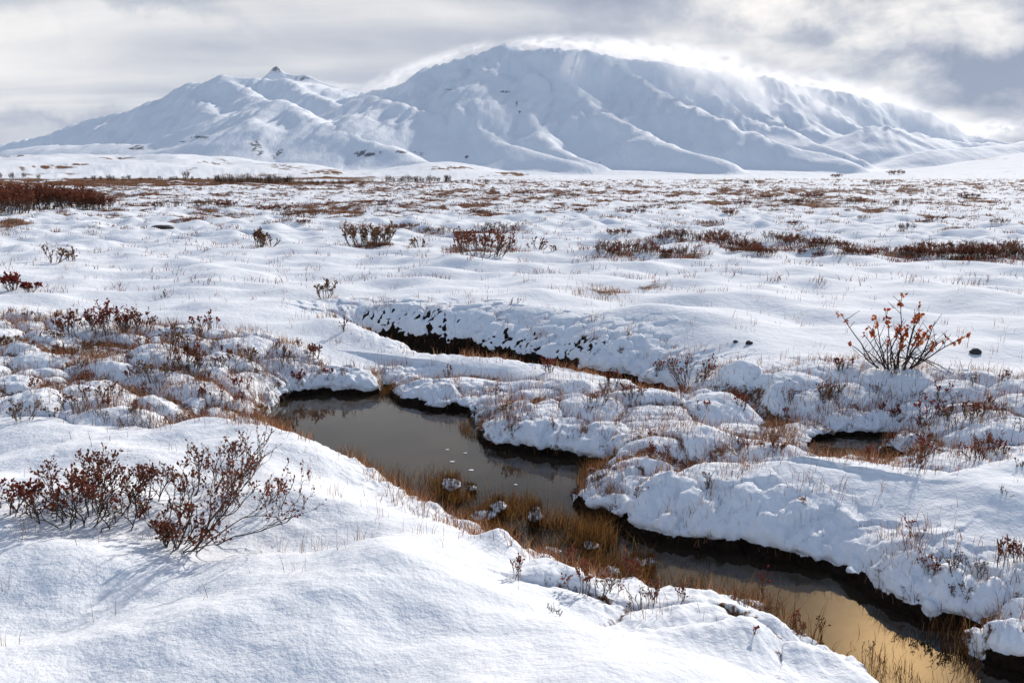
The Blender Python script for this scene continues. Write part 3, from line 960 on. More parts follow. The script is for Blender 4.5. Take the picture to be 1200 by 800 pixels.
for k, (px, py, km, a, b, dep, tilt, dens) in enumerate(PUFFS):
    s = km * 1000 / F_PX
    o = mesh_obj('blowing_snow', ICO_V, None, spindrift_mat(dens, k), Ft=ICO_F)
    o.location = P3(px, py, km)
    o.scale = (a * s, dep, b * s)
    o.rotation_euler = (0, -R(tilt), 0)
    o['kind'] = 'stuff'
    o['label'] = 'white blowing snow streaming over the mountain ridge'
# ------------------------------------------------------------------ thin cold haze over the whole valley
hz = mesh_obj('haze', [(-16000, -3000, -70), (16000, -3000, -70), (16000, 17000, -70), (-16000, 17000, -70), (-16000, -3000, 1750), (16000, -3000, 1750), (16000, 17000, 1750), (-16000, 17000, 1750)],
              [(0, 3, 2, 1), (4, 5, 6, 7), (0, 1, 5, 4), (1, 2, 6, 5), (2, 3, 7, 6), (3, 0, 4, 7)], None)
hm = bpy.data.materials.new('haze')
hm.use_nodes = True
hm.node_tree.nodes.clear()
ho = N(hm.node_tree, 'ShaderNodeOutputMaterial')
hv = N(hm.node_tree, 'ShaderNodeVolumePrincipled')
hv.inputs['Color'].default_value = (0.80, 0.88, 1.0, 1)
hv.inputs['Density'].default_value = 1.0e-5
L(hm.node_tree, hv.outputs[0], ho.inputs['Volume'])
hz.data.materials.append(hm)
hz['kind'] = 'stuff'
hz['label'] = 'thin cold haze between the tundra and the mountains'
#--PLANTS--

# ------------------------------------------------------------------ plants
def nrmz(v):
    l = math.sqrt(v[0] ** 2 + v[1] ** 2 + v[2] ** 2) + 1e-9
    return (v[0] / l, v[1] / l, v[2] / l)


def cross(a, b):
    return (a[1] * b[2] - a[2] * b[1], a[2] * b[0] - a[0] * b[2], a[0] * b[1] - a[1] * b[0])


def add_tube(V, F, pts, rads, sides=4):
    b0 = len(V)
    for k, (p, r) in enumerate(zip(pts, rads)):
        a = pts[min(k + 1, len(pts) - 1)]
        b = pts[max(k - 1, 0)]
        d = nrmz((a[0] - b[0], a[1] - b[1], a[2] - b[2]))
        u = nrmz(cross(d, (0.3, 0.9, 0.1)))
        v = cross(d, u)
        for s in range(sides):
            an = 2 * math.pi * s / sides
            ca, sa = math.cos(an) * r, math.sin(an) * r
            V.append((p[0] + u[0] * ca + v[0] * sa, p[1] + u[1] * ca + v[1] * sa, p[2] + u[2] * ca + v[2] * sa))
    for k in range(len(pts) - 1):
        for s in range(sides):
            a = b0 + k * sides + s
            b = b0 + k * sides + (s + 1) % sides
            F.append((a, b, b + sides, a + sides))


def add_leaf(V, F, p, d, size, rng, wide=.55):
    """a small cupped leaf: two halves folded along the midrib"""
    d = nrmz((d[0] + rng.uniform(-.7, .7), d[1] + rng.uniform(-.7, .7), d[2] + rng.uniform(-.8, .6)))
    u = nrmz(cross(d, (rng.uniform(-1, 1), rng.uniform(-1, 1), rng.uniform(-1, 1))))
    n = cross(d, u)
    s = size * rng.uniform(.65, 1.25)
    w = s * wide * .5
    f = rng.uniform(.1, .5)
    q = lambda a, b, c: (p[0] + d[0] * a + u[0] * b + n[0] * c, p[1] + d[1] * a + u[1] * b + n[1] * c, p[2] + d[2] * a + u[2] * b + n[2] * c)
    b0 = len(V)
    V += [q(0, 0, 0), q(s * .3, w, w * f), q(s * .7, w * .8, w * f), q(s, 0, s * .15), q(s * .7, -w * .8, w * f), q(s * .3, -w, w * f), q(s * .5, 0, 0)]
    F += [(b0, b0 + 1, b0 + 2, b0 + 6), (b0 + 6, b0 + 2, b0 + 3, b0 + 3), (b0 + 3, b0 + 4, b0 + 6, b0 + 6), (b0, b0 + 6, b0 + 4, b0 + 5)]


def make_shrub(h, w, nst, rng, rad=.0035, leaf=.02, leaves=2.0, levels=3, straggle=.25, lean=(0, 0), basew=.15, wide=.6, lowleaf=.45, flat=0.0, kids=(2, 4)):
    BV, BF, LV, LF = [], [], [], []

    def grow(p, d, length, r, lev, z0):
        n = max(3, int(4 + lev * 1.5))
        pts, rads = [p], [r]
        cd = d
        kn = rng.randint(*kids) if lev > 0 else 0
        at_ = sorted(rng.uniform(.25, .95) for _ in range(kn))
        seg = length / n
        for k in range(n):
            cd = nrmz((cd[0] + rng.uniform(-straggle, straggle), cd[1] + rng.uniform(-straggle, straggle), cd[2] + rng.uniform(-straggle, straggle) + .10))
            q = (pts[-1][0] + cd[0] * seg, pts[-1][1] + cd[1] * seg, pts[-1][2] + cd[2] * seg)
            pts.append(q)
            f = (k + 1) / n
            rads.append(r * (1 - .55 * f))
            while at_ and at_[0] <= f:
                at_.pop(0)
                sd = nrmz((cd[0] + rng.uniform(-.8, .8), cd[1] + rng.uniform(-.8, .8), cd[2] + rng.uniform(-.2, .6)))
                grow(q, sd, length * rng.uniform(.35, .62), r * .62, lev - 1, z0)
            if lev <= 1 and q[2] > h * lowleaf * rng.uniform(.5, 1.3):
                m = leaves * (.35 + .65 * (k == n - 1))
                for _ in range(int(m) + (rng.random() < m - int(m))):
                    add_leaf(LV, LF, q, cd, leaf, rng, wide)
        add_tube(BV, BF, pts, rads, 4 if lev >= levels - 1 else 3)
    for i in range(nst):
        a = rng.uniform(0, 2 * math.pi)
        q = math.sqrt(rng.random())
        bx, by = math.cos(a) * q * w * basew, math.sin(a) * q * w * basew * .7
        tx = math.cos(a) * q * (w * .5 - w * basew * .8) + lean[0] * h
        ty = math.sin(a) * q * (w * .5 - w * basew * .8) * .8 + lean[1] * h
        hh = h * rng.uniform(.6, 1.0) * (1 - .25 * q) * .78
        d = nrmz((tx, ty, hh))
        ln = math.sqrt(tx * tx + ty * ty + hh * hh)
        grow((bx, by, -.04), d, ln, rad * rng.uniform(.7, 1.1), levels - 1, 0)
    return BV, BF, LV, LF


def link_shrub(name, label, cat, loc, data, mt, ml, group=None):
    e = bpy.data.objects.new(name, None)
    COL.objects.link(e)
    e.empty_display_size = .1
    e.location = loc
    e['label'] = label
    e['category'] = cat
    if group:
        e['group'] = group
    BV, BF, LV, LF = data
    mesh_obj('branches', BV, BF, mt, e)
    if LV:
        LFa = np.array(LF)
        tri = LFa[:, 2] == LFa[:, 3]
        mesh_obj('leaves', LV, LFa[~tri], ml, e, Ft=LFa[tri][:, :3])
    return e


def shrub_at(px, py, hpx, wpx, label, name='dwarf_birch', cat='shrub', mt=None, ml=None, group=None, seed=None, sink=0.0, **kw):
    x, y, z = hit(px, py)
    dist = math.sqrt(x * x + y * y + (HCAM - z) ** 2)
    s = dist / F_PX
    rng = random.Random(seed if seed is not None else int(px * 7 + py * 13))
    kw.setdefault('rad', max(.0022, .00055 * dist))
    kw.setdefault('leaf', max(.014, .0028 * dist))
    d = make_shrub(hpx * s, wpx * s, kw.pop('nst', 8), rng, **kw)
    return link_shrub(name, label, cat, (x, y, z - sink), d, mt or M_TWIG, ml or M_RUST, group)


# foreground
shrub_at(62, 606, 58, 120, 'spreading crimson-leaved dwarf birch at the left foreground with low outer twigs', ml=M_RED, nst=20, leaves=2.0, levels=3, leaf=.016, rad=.0036, straggle=.36, basew=.4)
shrub_at(110, 604, 78, 150, 'tall dense dwarf birch on the foreground snow, tallest of the left thicket', ml=M_RUST, nst=23, leaves=1.2, levels=4, leaf=.015, rad=.0042, straggle=.33, basew=.36, kids=(2, 4), lowleaf=.42)
shrub_at(190, 590, 66, 170, 'dwarf birch in the middle of the foreground thicket with twigs fanning right', ml=M_RUST, nst=20, leaves=1.1, levels=4, leaf=.014, rad=.004, straggle=.32, basew=.4, lean=(.2, 0), kids=(2, 4), lowleaf=.4)
shrub_at(150, 600, 60, 130, 'middle dwarf birch filling the foreground thicket, darker and lower than its left neighbour', ml=M_RUST, nst=18, leaves=1.0, levels=4, leaf=.014, rad=.0038, straggle=.32, basew=.45, kids=(2, 3), lowleaf=.42)
shrub_at(207, 638, 46, 160, 'leaning dwarf birch growing from one dark crooked base in the foreground snow', ml=M_RUST, nst=20, leaves=1.2, levels=4, leaf=.014, rad=.004, straggle=.36, basew=.10, lean=(1.15, .25), lowleaf=.3, kids=(2, 4))
shrub_at(262, 560, 48, 90, 'thin twiggy dwarf birch at the right end of the foreground thicket', mt=M_TWIG, ml=M_RED, nst=9, leaves=1.0, levels=3, leaf=.014, rad=.004, lean=(.5, 0))
shrub_at(318, 592, 34, 60, 'small crimson birch sprig right of the foreground thicket', ml=M_RED, nst=5, leaves=1.4, levels=3, leaf=.013, rad=.003, lean=(.5, 0))
shrub_at(4, 600, 46, 70, 'crimson birch bush cut by the left edge of the photo', ml=M_RED, nst=10, leaves=2.4, levels=3, leaf=.018, rad=.004)
for (px, py, h, w), lab in zip([(312, 612, 16, 26), (335, 630, 14, 24), (300, 622, 12, 14), (322, 636, 12, 12), (384, 628, 10, 20), (157, 803, 14, 14), (170, 803, 12, 12)],
                               ['tiny red birch seedling just right of the leaning birch', 'tiny brown birch sprig lowest of the seedlings right of the leaning birch',
                                'single small red sprig closest to the leaning birch', 'upright brown sprig between the seedlings on the slope', 'flat dry sprig lying alone on the foreground snow',
                                'left red sprig at the very bottom edge of the photo', 'right red sprig at the very bottom edge of the photo']):
    shrub_at(px, py, h, w, lab, name='birch_seedling', cat='seedling', ml=M_RED if 'red' in lab else M_BROWN, nst=4, levels=2, leaves=1.6, leaf=.011, rad=.002)
# the tall willow on the right, few long stems with orange leaf clusters
def willow():
    x, y, z = hit(1050, 432)
    dist = math.sqrt(x * x + y * y + (HCAM - z) ** 2)
    s = dist / F_PX
    rng = random.Random(5)
    BV, BF, LV, LF = [], [], [], []
    tips = [(-58, 60, 2), (-38, 40, 1), (-28, 46, 3), (-22, 55, 2), (-12, 62, 4), (-5, 50, 4), (1, 84, 3), (8, 46, 5), (14, 40, 5), (20, 60, 3), (27, 68, 4), (24, 42, 3), (34, 42, 4),
            (36, 30, 2), (46, 36, 1), (62, 42, 4), (56, 28, 0), (-48, 26, 1), (-16, 35, 2), (44, 52, 0), (-30, 20, 0), (-6, 28, 1), (12, 25, 1),
            (35, -8, 0), (42, -15, 0), (8, -24, 0), (-14, -22, 0)]
    for tx, th, nl in tips:
        bx = max(-22, min(24, tx * .35)) * s
        p = (bx, rng.uniform(-.05, .05), .01 if th > 0 else .10)
        ty = rng.uniform(-.16, .16) if th > 0 else -.15
        tip = (tx * s, ty, max(th, 2) * s)
        if th < 0:
            tip = (tx * s, -.16 - .004 * -th, .03)
        pts = []
        wv = rng.uniform(-.02, .02)
        for k in range(8):
            f = k / 7
            e = f ** .85
            pts.append((p[0] + (tip[0] - p[0]) * e + wv * math.sin(f * 5) + rng.uniform(-.005, .005), p[1] + (tip[1] - p[1]) * f + rng.uniform(-.006, .006),
                        p[2] + (tip[2] - p[2]) * f ** 1.05 + .02 * math.sin(f * 3.1)))
        add_tube(BV, BF, pts, [.0060 - .0038 * k / 7 for k in range(8)], 5)
        for q in pts[3:7]:
            if rng.random() < .55 and th > 0:
                sd = nrmz((rng.uniform(-1, 1), rng.uniform(-.6, .6), rng.uniform(.5, 1.4)))
                l = rng.uniform(.05, .13)
                e2 = (q[0] + sd[0] * l, q[1] + sd[1] * l, q[2] + sd[2] * l)
                add_tube(BV, BF, [q, e2], [.003, .0018], 3)
        if th > 0:
            for _ in range(2):
                q = pts[rng.randint(1, 3)]
                sd = nrmz((rng.uniform(-1, 1), rng.uniform(-.8, .8), rng.uniform(.1, 1.0)))
                l = rng.uniform(.06, .2)
                e1 = (q[0] + sd[0] * l * .5, q[1] + sd[1] * l * .5, q[2] + sd[2] * l * .4)
                e2 = (q[0] + sd[0] * l + .02, q[1] + sd[1] * l, q[2] + sd[2] * l + .02)
                add_tube(BV, BF, [q, e1, e2], [.0032, .0026, .0016], 3)
        for c in range(nl):
            c0 = pts[7] if c == 0 else (pts[6] if c < 3 else pts[5])
            for _ in range(5):
                add_leaf(LV, LF, (c0[0] + rng.uniform(-.014, .014), c0[1] + rng.uniform(-.014, .014), c0[2] + rng.uniform(-.018, .014)),
                         (rng.uniform(-.5, .5), rng.uniform(-.5, .5), rng.uniform(-.9, .5)), .034, rng, .62)
    link_shrub('willow_bush', 'bare-stemmed willow with bright orange-red leaves standing alone on the right', 'shrub', (x, y, z - .01), (BV, BF, LV, LF), M_TWIG, M_ORANGE)


willow()
def proto_set(n, h, w, nst, mt, ml, seed, **kw):
    out = []
    for i in range(n):
        out.append(make_shrub(h, w, nst, random.Random(seed + i), **kw))
    meshes = []
    for BV, BF, LV, LF in out:
        a = mesh_obj('branches', BV, BF, mt)
        LFa = np.array(LF)
        tri = LFa[:, 2] == LFa[:, 3]
        b = mesh_obj('leaves', LV, LFa[~tri], ml, Ft=LFa[tri][:, :3])
        pair = (a.data, b.data)
        bpy.data.objects.remove(a)
        bpy.data.objects.remove(b)
        meshes.append(pair)
    return meshes


def copy_shrub(name, label, cat, loc, scale, rot, pair, group):
    e = bpy.data.objects.new(name, None)
    COL.objects.link(e)
    e.location = loc
    e.scale = scale
    e.rotation_euler = (0, 0, rot)
    e['label'] = label
    e['category'] = cat
    e['group'] = group
    for nm, me in zip(('branches', 'leaves'), pair):
        o = bpy.data.objects.new(nm, me)
        COL.objects.link(o)
        o.parent = e
    return e



S = shrub_at
B3 = dict(mt=M_TWIG2, ml=M_BROWN)
S(986, 434, 20, 20, 'knee-high rusty shrublet just left of the orange-leaved willow', nst=7, levels=3, leaves=1.2)
S(806, 452, 38, 62, 'twiggy half-bare bush on the bank by the right end of the far channel', nst=16, levels=3, leaves=1.0, straggle=.22, ml=M_RUST, mt=M_TWIG3)
S(775, 440, 24, 30, 'small grey twiggy bush left of the half-bare bush on the far bank', nst=7, levels=3, leaves=.5, mt=M_TWIG3)
S(645, 436, 22, 24, 'red-leaved sprig on the peninsula top in front of the far channel', nst=5, levels=3, leaves=2.0, ml=M_RED)
S(716, 452, 24, 34, 'rusty sprig at the right end of the peninsula', nst=7, levels=3, leaves=1.8, ml=M_RUST)
S(742, 466, 22, 40, 'low reddish twigs among the mounds behind the big island', nst=9, levels=3, leaves=.8, ml=M_RUST)
S(700, 470, 18, 50, 'faint tangle of grey twigs on the mound near the peninsula end', nst=10, levels=3, leaves=.5, mt=M_TWIG3, ml=M_RUST)
S(402, 388, 24, 12, 'upright crimson sprig at the left end of the far channel', nst=3, levels=3, leaves=2.0, ml=M_RED)
S(524, 440, 18, 10, 'small brown sprig on the round snow mound of the peninsula', nst=3, levels=3, leaves=1.5, ml=M_RUST)
S(598, 358, 12, 26, 'low bent twig poking from the smooth snow above the far bank', nst=4, levels=2, leaves=.8, mt=M_TWIG2)
S(380, 350, 22, 28, 'snow-dusted shrublet alone on smooth snow left of the centre', nst=9, levels=3, leaves=1.0, **B3)
S(304, 290, 22, 24, 'dense little bush on the open snow left of the centre', nst=11, levels=3, leaves=1.4, **B3)
S(318, 288, 12, 26, 'low twigs trailing right of the dense little bush', nst=6, levels=2, leaves=1.0, **B3)
S(432, 288, 26, 60, 'broad grey-brown bush with upright twigs, leftmost of the middle row', nst=36, levels=3, leaves=.9, straggle=.15, basew=.4, mt=M_TWIG3, ml=M_BROWN)
S(562, 298, 30, 74, 'largest rust-brown bush of the middle row near the picture centre', nst=34, levels=3, leaves=1.6, straggle=.2, basew=.4, mt=M_TWIG3, ml=M_RUST)
S(492, 290, 12, 28, 'small low bush between the two broad bushes of the middle row', nst=10, levels=2, leaves=1.2, **B3)
S(630, 292, 14, 26, 'small rusty bush just right of the largest bush of the middle row', nst=10, levels=2, leaves=1.6, mt=M_TWIG3, ml=M_RUST)
S(648, 294, 9, 18, 'low twig patch second to the right of the largest middle-row bush', nst=6, levels=2, leaves=1.2, **B3)
S(62, 308, 18, 30, 'small grey-green shrublet in the snow below the red hedge', nst=7, levels=3, leaves=.6, mt=M_TWIG3, ml=M_BROWN)
S(84, 306, 16, 22, 'thin upright twigs right of the grey-green shrublet on the left', nst=5, levels=3, leaves=.5, mt=M_TWIG3, ml=M_BROWN)
S(14, 340, 20, 28, 'low red bush at the left edge above the tussocks', nst=9, levels=3, leaves=2.2, ml=M_RED)
S(38, 342, 12, 24, 'smaller red bush beside the one at the left edge above the tussocks', nst=6, levels=3, leaves=2.0, ml=M_RED)
S(192, 348, 10, 20, 'dark twigs half buried behind the tussock birch patch', nst=6, levels=2, leaves=1.0, **B3)
# birch patch over the left tussocks
for px, py, h, w, n, mt, ml, lab in [
        (95, 392, 30, 50, 15, M_TWIG, M_RUST, 'low rusty birch at the left end of the tussock birch patch'),
        (128, 388, 34, 60, 18, M_TWIG, M_RED, 'densest dark red birch at the back of the tussock birch patch'),
        (160, 392, 30, 46, 12, M_TWIG2, M_RUST, 'rusty birch just right of the densest one on the tussocks'),
        (112, 412, 20, 40, 10, M_TWIG2, M_BROWN, 'faded brown birch in front of the densest tussock birch'),
        (205, 418, 44, 50, 14, M_TWIG3, M_BROWN, 'tall grey-brown twiggy birch amid the left tussocks'),
        (238, 386, 24, 40, 9, M_TWIG2, M_RED, 'red-tipped birch leaning right at the top of the tussock slope'),
        (225, 440, 38, 50, 13, M_TWIG3, M_RUST, 'snow-dusted birch over the dark hollow in the left tussocks'),
        (180, 445, 28, 36, 9, M_TWIG3, M_BROWN, 'pale twiggy birch left of the dark hollow in the tussocks'),
        (262, 432, 30, 36, 9, M_TWIG2, M_RUST, 'brown birch with upright stems right of the tussock hollow'),
        (300, 425, 24, 34, 8, M_TWIG2, M_BROWN, 'thin brown birch on the tussocks toward the pond'),
        (340, 425, 24, 30, 6, M_TWIG3, M_BROWN, 'bare grey twigs on the rounded snow left of the pond head'),
        (370, 420, 22, 24, 6, M_TWIG2, M_RUST, 'rusty sprig on the snow mound above the pond head'),
        (384, 443, 18, 18, 5, M_TWIG, M_RED, 'small red sprig hanging over the back shore of the pond'),
        (350, 447, 16, 26, 6, M_TWIG, M_RED, 'crimson twigs on the snow lip left of the small red sprig'),
        (398, 455, 14, 10, 3, M_TWIG, M_RUST, 'short rusty stem at the pond edge right of the small red sprig'),
        (25, 492, 28, 34, 10, M_TWIG3, M_BROWN, 'small silvery shrub on smooth snow at the far left'),
        (62, 486, 16, 14, 5, M_TWIG3, M_BROWN, 'dark sprig right of the small silvery shrub'),
        (85, 478, 30, 30, 7, M_TWIG3, M_RUST, 'rust-leaved sprig on the front tussocks at left'),
        (130, 468, 24, 36, 8, M_TWIG3, M_BROWN, 'pale brown twigs on the front tussocks left of centre patch'),
        (283, 455, 22, 24, 6, M_TWIG2, M_RED, 'reddish sprig low on the tussocks beside the pond'),
        (250, 470, 24, 30, 7, M_TWIG2, M_RUST, 'rusty twig clump in the grassy dip left of the pond'),
        (70, 402, 18, 40, 9, M_TWIG2, M_BROWN, 'matted brown birch at the left back of the tussocks'),
        (15, 402, 12, 24, 6, M_TWIG3, M_BROWN, 'low brown twigs on the tussocks at the left edge')]:
    S(px, py, h, w, lab, nst=n, levels=3, leaves=1.5 if ml is not M_BROWN else 1.0, mt=mt, ml=ml, basew=.35)
# unnamed little sprigs all over the tussocks
SPR = proto_set(6, 1.0, .9, 6, M_TWIG2, M_RUST, 600, rad=.018, leaf=.10, leaves=1.0, levels=3, straggle=.28, basew=.4, lowleaf=.4)
SPRG = proto_set(4, 1.0, 1.1, 7, M_TWIG3, M_BROWN, 650, rad=.018, leaf=.08, leaves=.6, levels=3, straggle=.3, basew=.4, lowleaf=.4)
rs = random.Random(31)
for k in range(230):
    left = k < 130
    for _ in range(40):
        if left:
            px, py = rs.uniform(-20, 450), rs.uniform(365, 505)
            zi = 0
        else:
            px, py = rs.uniform(460, 1200), rs.uniform(440, 700)
        x, y = [float(v) for v in unproj(px, py, .3)]
        T = terrain(x, y)
        if T[6][0] > .3 and T[3][0] > .03 and (left or rs.random() < .5 + .5 * (T[3][0] < .4)):
            break
    d = math.hypot(x, y)
    s = rs.uniform(.05, .13)
    copy_shrub('birch_sprig', ('rusty-leaved' if k % 2 else 'bare grey') + ' wiry sprig ' + (('on the back tussocks left of the pond' if py < 425 else 'on the front tussocks left of the pond') if left else ('on the near ledge below the stream' if py > 660 and px < 1060 else 'on the big island above the stream' if py > 560 else 'on the slope at the right edge' if px > 1000 else 'on the mounds around the side pool' if px > 800 else 'on the low mounds right of the pond')), 'shrub', (x, y, float(T[0][0]) - .005),
               (s, s, s * rs.uniform(.9, 1.4)), rs.uniform(0, 6.28), SPR[k % 6] if k % 2 else SPRG[k % 4], 'wiry sprigs on the tussocks left of the pond' if left else 'wiry sprigs on the mounds right of the pond')

# right-hand ground
for px, py, h, w, n, mt, ml, lab in [
        (1072, 628, 26, 14, 4, M_TWIG, M_RED, 'dark red upright sprig on the smooth right bank'),
        (830, 566, 22, 16, 7, M_TWIG3, M_BROWN, 'small dark sprig on top of the big island snow'),
        (646, 716, 22, 30, 8, M_TWIG, M_BROWN, 'dark twig clump on the near ledge below the pond'),
        (868, 478, 26, 24, 5, M_TWIG, M_RED, 'red-leaved sprig in the crevice right of the far channel'),
        (822, 478, 14, 22, 5, M_TWIG, M_RED, 'short red sprig at the foot of the far bank'),
        (898, 492, 16, 14, 4, M_TWIG, M_RUST, 'rusty sprig on the mound left of the side pool'),
        (925, 488, 14, 14, 4, M_TWIG, M_RED, 'single red-tipped stem on the side-pool mound'),
        (862, 515, 30, 26, 5, M_TWIG3, M_BROWN, 'curved bare twigs on the island mound left of the side pool'),
        (906, 522, 34, 16, 4, M_TWIG2, M_BROWN, 'bent stem leaning over the island mound by the side pool'),
        (965, 470, 22, 30, 10, M_TWIG2, M_BROWN, 'brown tuft bush on the mound behind the side pool'),
        (982, 462, 18, 20, 7, M_TWIG2, M_BROWN, 'dark brown tuft on top of the mound behind the side pool'),
        (1045, 488, 18, 26, 7, M_TWIG, M_RUST, 'dark twigs in the dip right of the side-pool mound'),
        (1085, 500, 44, 20, 5, M_TWIG2, M_RED, 'tall thin red-leaved stem above the side pool'),
        (1098, 470, 22, 20, 5, M_TWIG, M_RED, 'dark sprig upslope of the tall thin red-leaved stem'),
        (1140, 490, 26, 40, 12, M_TWIG3, M_RUST, 'rust-red twig patch on the right slope beyond the side pool'),
        (1086, 540, 32, 14, 4, M_TWIG2, M_RED, 'red-stemmed sprig at the right end of the side pool'),
        (1148, 540, 28, 34, 7, M_TWIG, M_RUST, 'sprig with dark leaves on the round mound at the right'),
        (1178, 575, 16, 24, 7, M_TWIG2, M_RED, 'small reddish tuft bush near the right edge'),
        (1170, 530, 16, 30, 7, M_TWIG2, M_RUST, 'low rust twigs near the right edge below the slope patch'),
        (880, 655, 16, 14, 4, M_TWIG, M_RED, 'single reddish plant by the black bank of the stream'),
        (1195, 545, 18, 20, 5, M_TWIG2, M_RUST, 'rusty twigs cut by the right edge of the photo'),
        (897, 700, 38, 12, 3, M_TWIG, M_RED, 'red-leaved stem standing up against the golden water'),
        (883, 744, 22, 12, 3, M_TWIG, M_RED, 'crimson sprig on the near mound by the golden water'),
        (965, 745, 30, 20, 3, M_TWIG, M_BROWN, 'dark stem leaning over the golden water'),
        (1020, 762, 22, 16, 4, M_TWIG, M_BROWN, 'dark seed-headed stem at the edge of the sun glint'),
        (700, 720, 14, 10, 3, M_TWIG, M_RED, 'tiny reddish stem on the near ledge right of the dark twig clump'),
        (925, 445, 12, 10, 3, M_TWIG, M_RED, 'tiny sprig above the right mounds left of the willow')]:
    S(px, py, h, w, lab, nst=n, levels=3, leaves=1.3 if ml is not M_BROWN else .6, mt=mt, ml=ml)


# red hedge-like birches at the far left: individual bushes side by side
ORD = ['leftmost', 'second from the left', 'third from the left', 'fourth from the left', 'fifth from the left', 'sixth from the left', 'seventh from the left', 'eighth from the left',
       'ninth from the left', 'tenth from the left', '11th from the left', '12th from the left', '13th from the left', '14th from the left', '15th from the left', '16th from the left',
       '17th from the left', '18th from the left', '19th from the left', '20th from the left']


def ordinals(objs, what):
    objs = sorted(objs, key=lambda o: o.location.x / o.location.y)
    for i, o in enumerate(objs):
        w = 'rightmost' if i == len(objs) - 1 else ORD[i]
        o['label'] = what % w


rg = random.Random(77)
hedge_objs = []
HEDGE = proto_set(4, 1.0, 1.3, 46, M_TWIG2, M_RUST, 300, rad=.012, leaf=.07, leaves=1.7, levels=3, straggle=.16, basew=.42, lowleaf=.5)
for k, (px, py, h) in enumerate([(-30, 250, 40), (-8, 248, 36), (12, 249, 37), (33, 247, 36), (52, 244, 33), (70, 243, 31), (88, 244, 30), (104, 246, 27), (120, 245, 22),
                                 (-20, 238, 30), (22, 238, 30), (62, 236, 26), (95, 237, 26)]):
    x, y, z = hit(px, py)
    s = .70 * h * math.hypot(y, x) / F_PX
    hedge_objs.append(copy_shrub('dwarf_birch', 'rusty red birch bush in the dense hedge-like clump at the far left', 'shrub', (x, y, z), (s * 1.4, s * 1.2, s), rg.uniform(-.4, .4) + (k % 2) * math.pi, HEDGE[k % 4], 'red birch bushes in the hedge-like clump'))
ordinals(hedge_objs[:9], 'rusty red birch bush, %s in the front rank of the far-left hedge')
ordinals(hedge_objs[9:], 'rusty red birch bush, %s in the back rank of the far-left hedge')
# the long broken row across the plain
ROW = proto_set(4, 1.0, 1.8, 34, M_TWIG3, M_RUST, 400, rad=.014, leaf=.075, leaves=1.5, levels=3, straggle=.2, basew=.45, lowleaf=.35)
ROWB = proto_set(3, 1.0, 2.2, 34, M_TWIG3, M_BROWN, 450, rad=.014, leaf=.06, leaves=1.3, levels=3, straggle=.18, basew=.45, lowleaf=.3)
rows = []
seg_of = []
row_objs = {}
for x0, x1, y0, y1, h, st in [(705, 800, 296, 299, 15, 15), (775, 850, 280, 284, 13, 15), (845, 900, 286, 298, 13, 13), (905, 1000, 284, 294, 14, 14), (860, 1010, 296, 300, 8, 22),
                              (1000, 1075, 298, 296, 10, 17), (1075, 1230, 300, 302, 15, 14), (1085, 1200, 293, 295, 13, 20)]:
    n = int((x1 - x0) / st) + 1
    for i in range(n):
        f = i / max(1, n - 1)
        seg_of.append((x0, y0))
        rows.append((x0 + (x1 - x0) * f + rg.uniform(-5, 5), y0 + (y1 - y0) * f + rg.uniform(-2, 2), h * rg.uniform(.7, 1.15)))
for k, (px, py, h) in enumerate(rows):
    x, y, z = hit(px, py)
    s = h * math.hypot(y, x) / F_PX
    pr = ROW[k % 4] if k % 3 else ROWB[k % 3]
    row_objs.setdefault(seg_of[k], []).append(copy_shrub('low_shrub', 'low rust-brown shrub in the broken row across the right half of the plain', 'shrub', (x, y, z - .02), (s * 1.2, s, s), rg.uniform(0, 6.2), pr, 'low shrubs of the broken row across the plain'))
for (key, what) in [((705, 296), 'grey-brown shrub %s in the front clump just right of the picture centre'), ((775, 280), 'brown shrub %s in the upper clump right of the picture centre'),
                    ((845, 286), 'rusty shrub %s in the slanting clump that joins the long row'), ((905, 284), 'tall rusty shrub %s in the middle stretch of the long row'),
                    ((860, 296), 'low flat shrub %s in front of the middle stretch of the row'), ((1000, 298), 'small shrub %s in the thin stretch before the right-hand row'),
                    ((1075, 300), 'dense red-brown shrub %s in the row at the right edge'), ((1085, 293), 'shrub %s behind the row at the right edge')]:
    ordinals(row_objs[key], what)
mid_objs = []
mids = [(578, 272, 12, 50), (545, 276, 7, 40), (510, 272, 7, 40), (475, 268, 7, 36), (195, 243, 9, 30), (265, 243, 8, 30), (238, 240, 6, 30), (320, 248, 8, 40), (345, 254, 8, 44), (355, 262, 6, 20),
        (660, 232, 6, 34), (725, 275, 8, 30), (835, 262, 5, 20), (855, 252, 7, 22), (930, 238, 6, 40), (950, 232, 6, 30), (1055, 240, 7, 26), (900, 233, 5, 26), (1025, 217, 5, 22), (1050, 205, 5, 26),
        (1000, 238, 6, 22), (930, 263, 5, 24), (1060, 268, 7, 24), (1095, 258, 5, 26), (605, 250, 5, 16), (632, 250, 4, 14), (560, 250, 5, 18), (740, 250, 6, 34), (760, 245, 6, 30), (680, 248, 5, 20),
        (790, 240, 5, 26), (1135, 232, 5, 24), (1170, 262, 6, 22), (980, 208, 4, 20), (880, 215, 4, 20), (870, 240, 5, 26), (1010, 256, 4, 20), (450, 238, 4, 24), (520, 232, 4, 24), (615, 228, 4, 20)]
for k, (px, py, h, w) in enumerate(mids):
    x, y, z = hit(px, py)
    d = math.hypot(y, x)
    s = h * d / F_PX
    mid_objs.append(copy_shrub('low_shrub', 'small dark shrub clump scattered on the far snowy plain', 'shrub', (x, y, z - .02), (w * d / F_PX / 2.0, s * 1.4, s * 1.1), rg.uniform(0, 1) * .6, (ROW[k % 4] if k % 2 else ROWB[k % 3]), 'small shrub clumps scattered on the far plain'))
mid_objs.sort(key=lambda o: o.location.x / o.location.y)
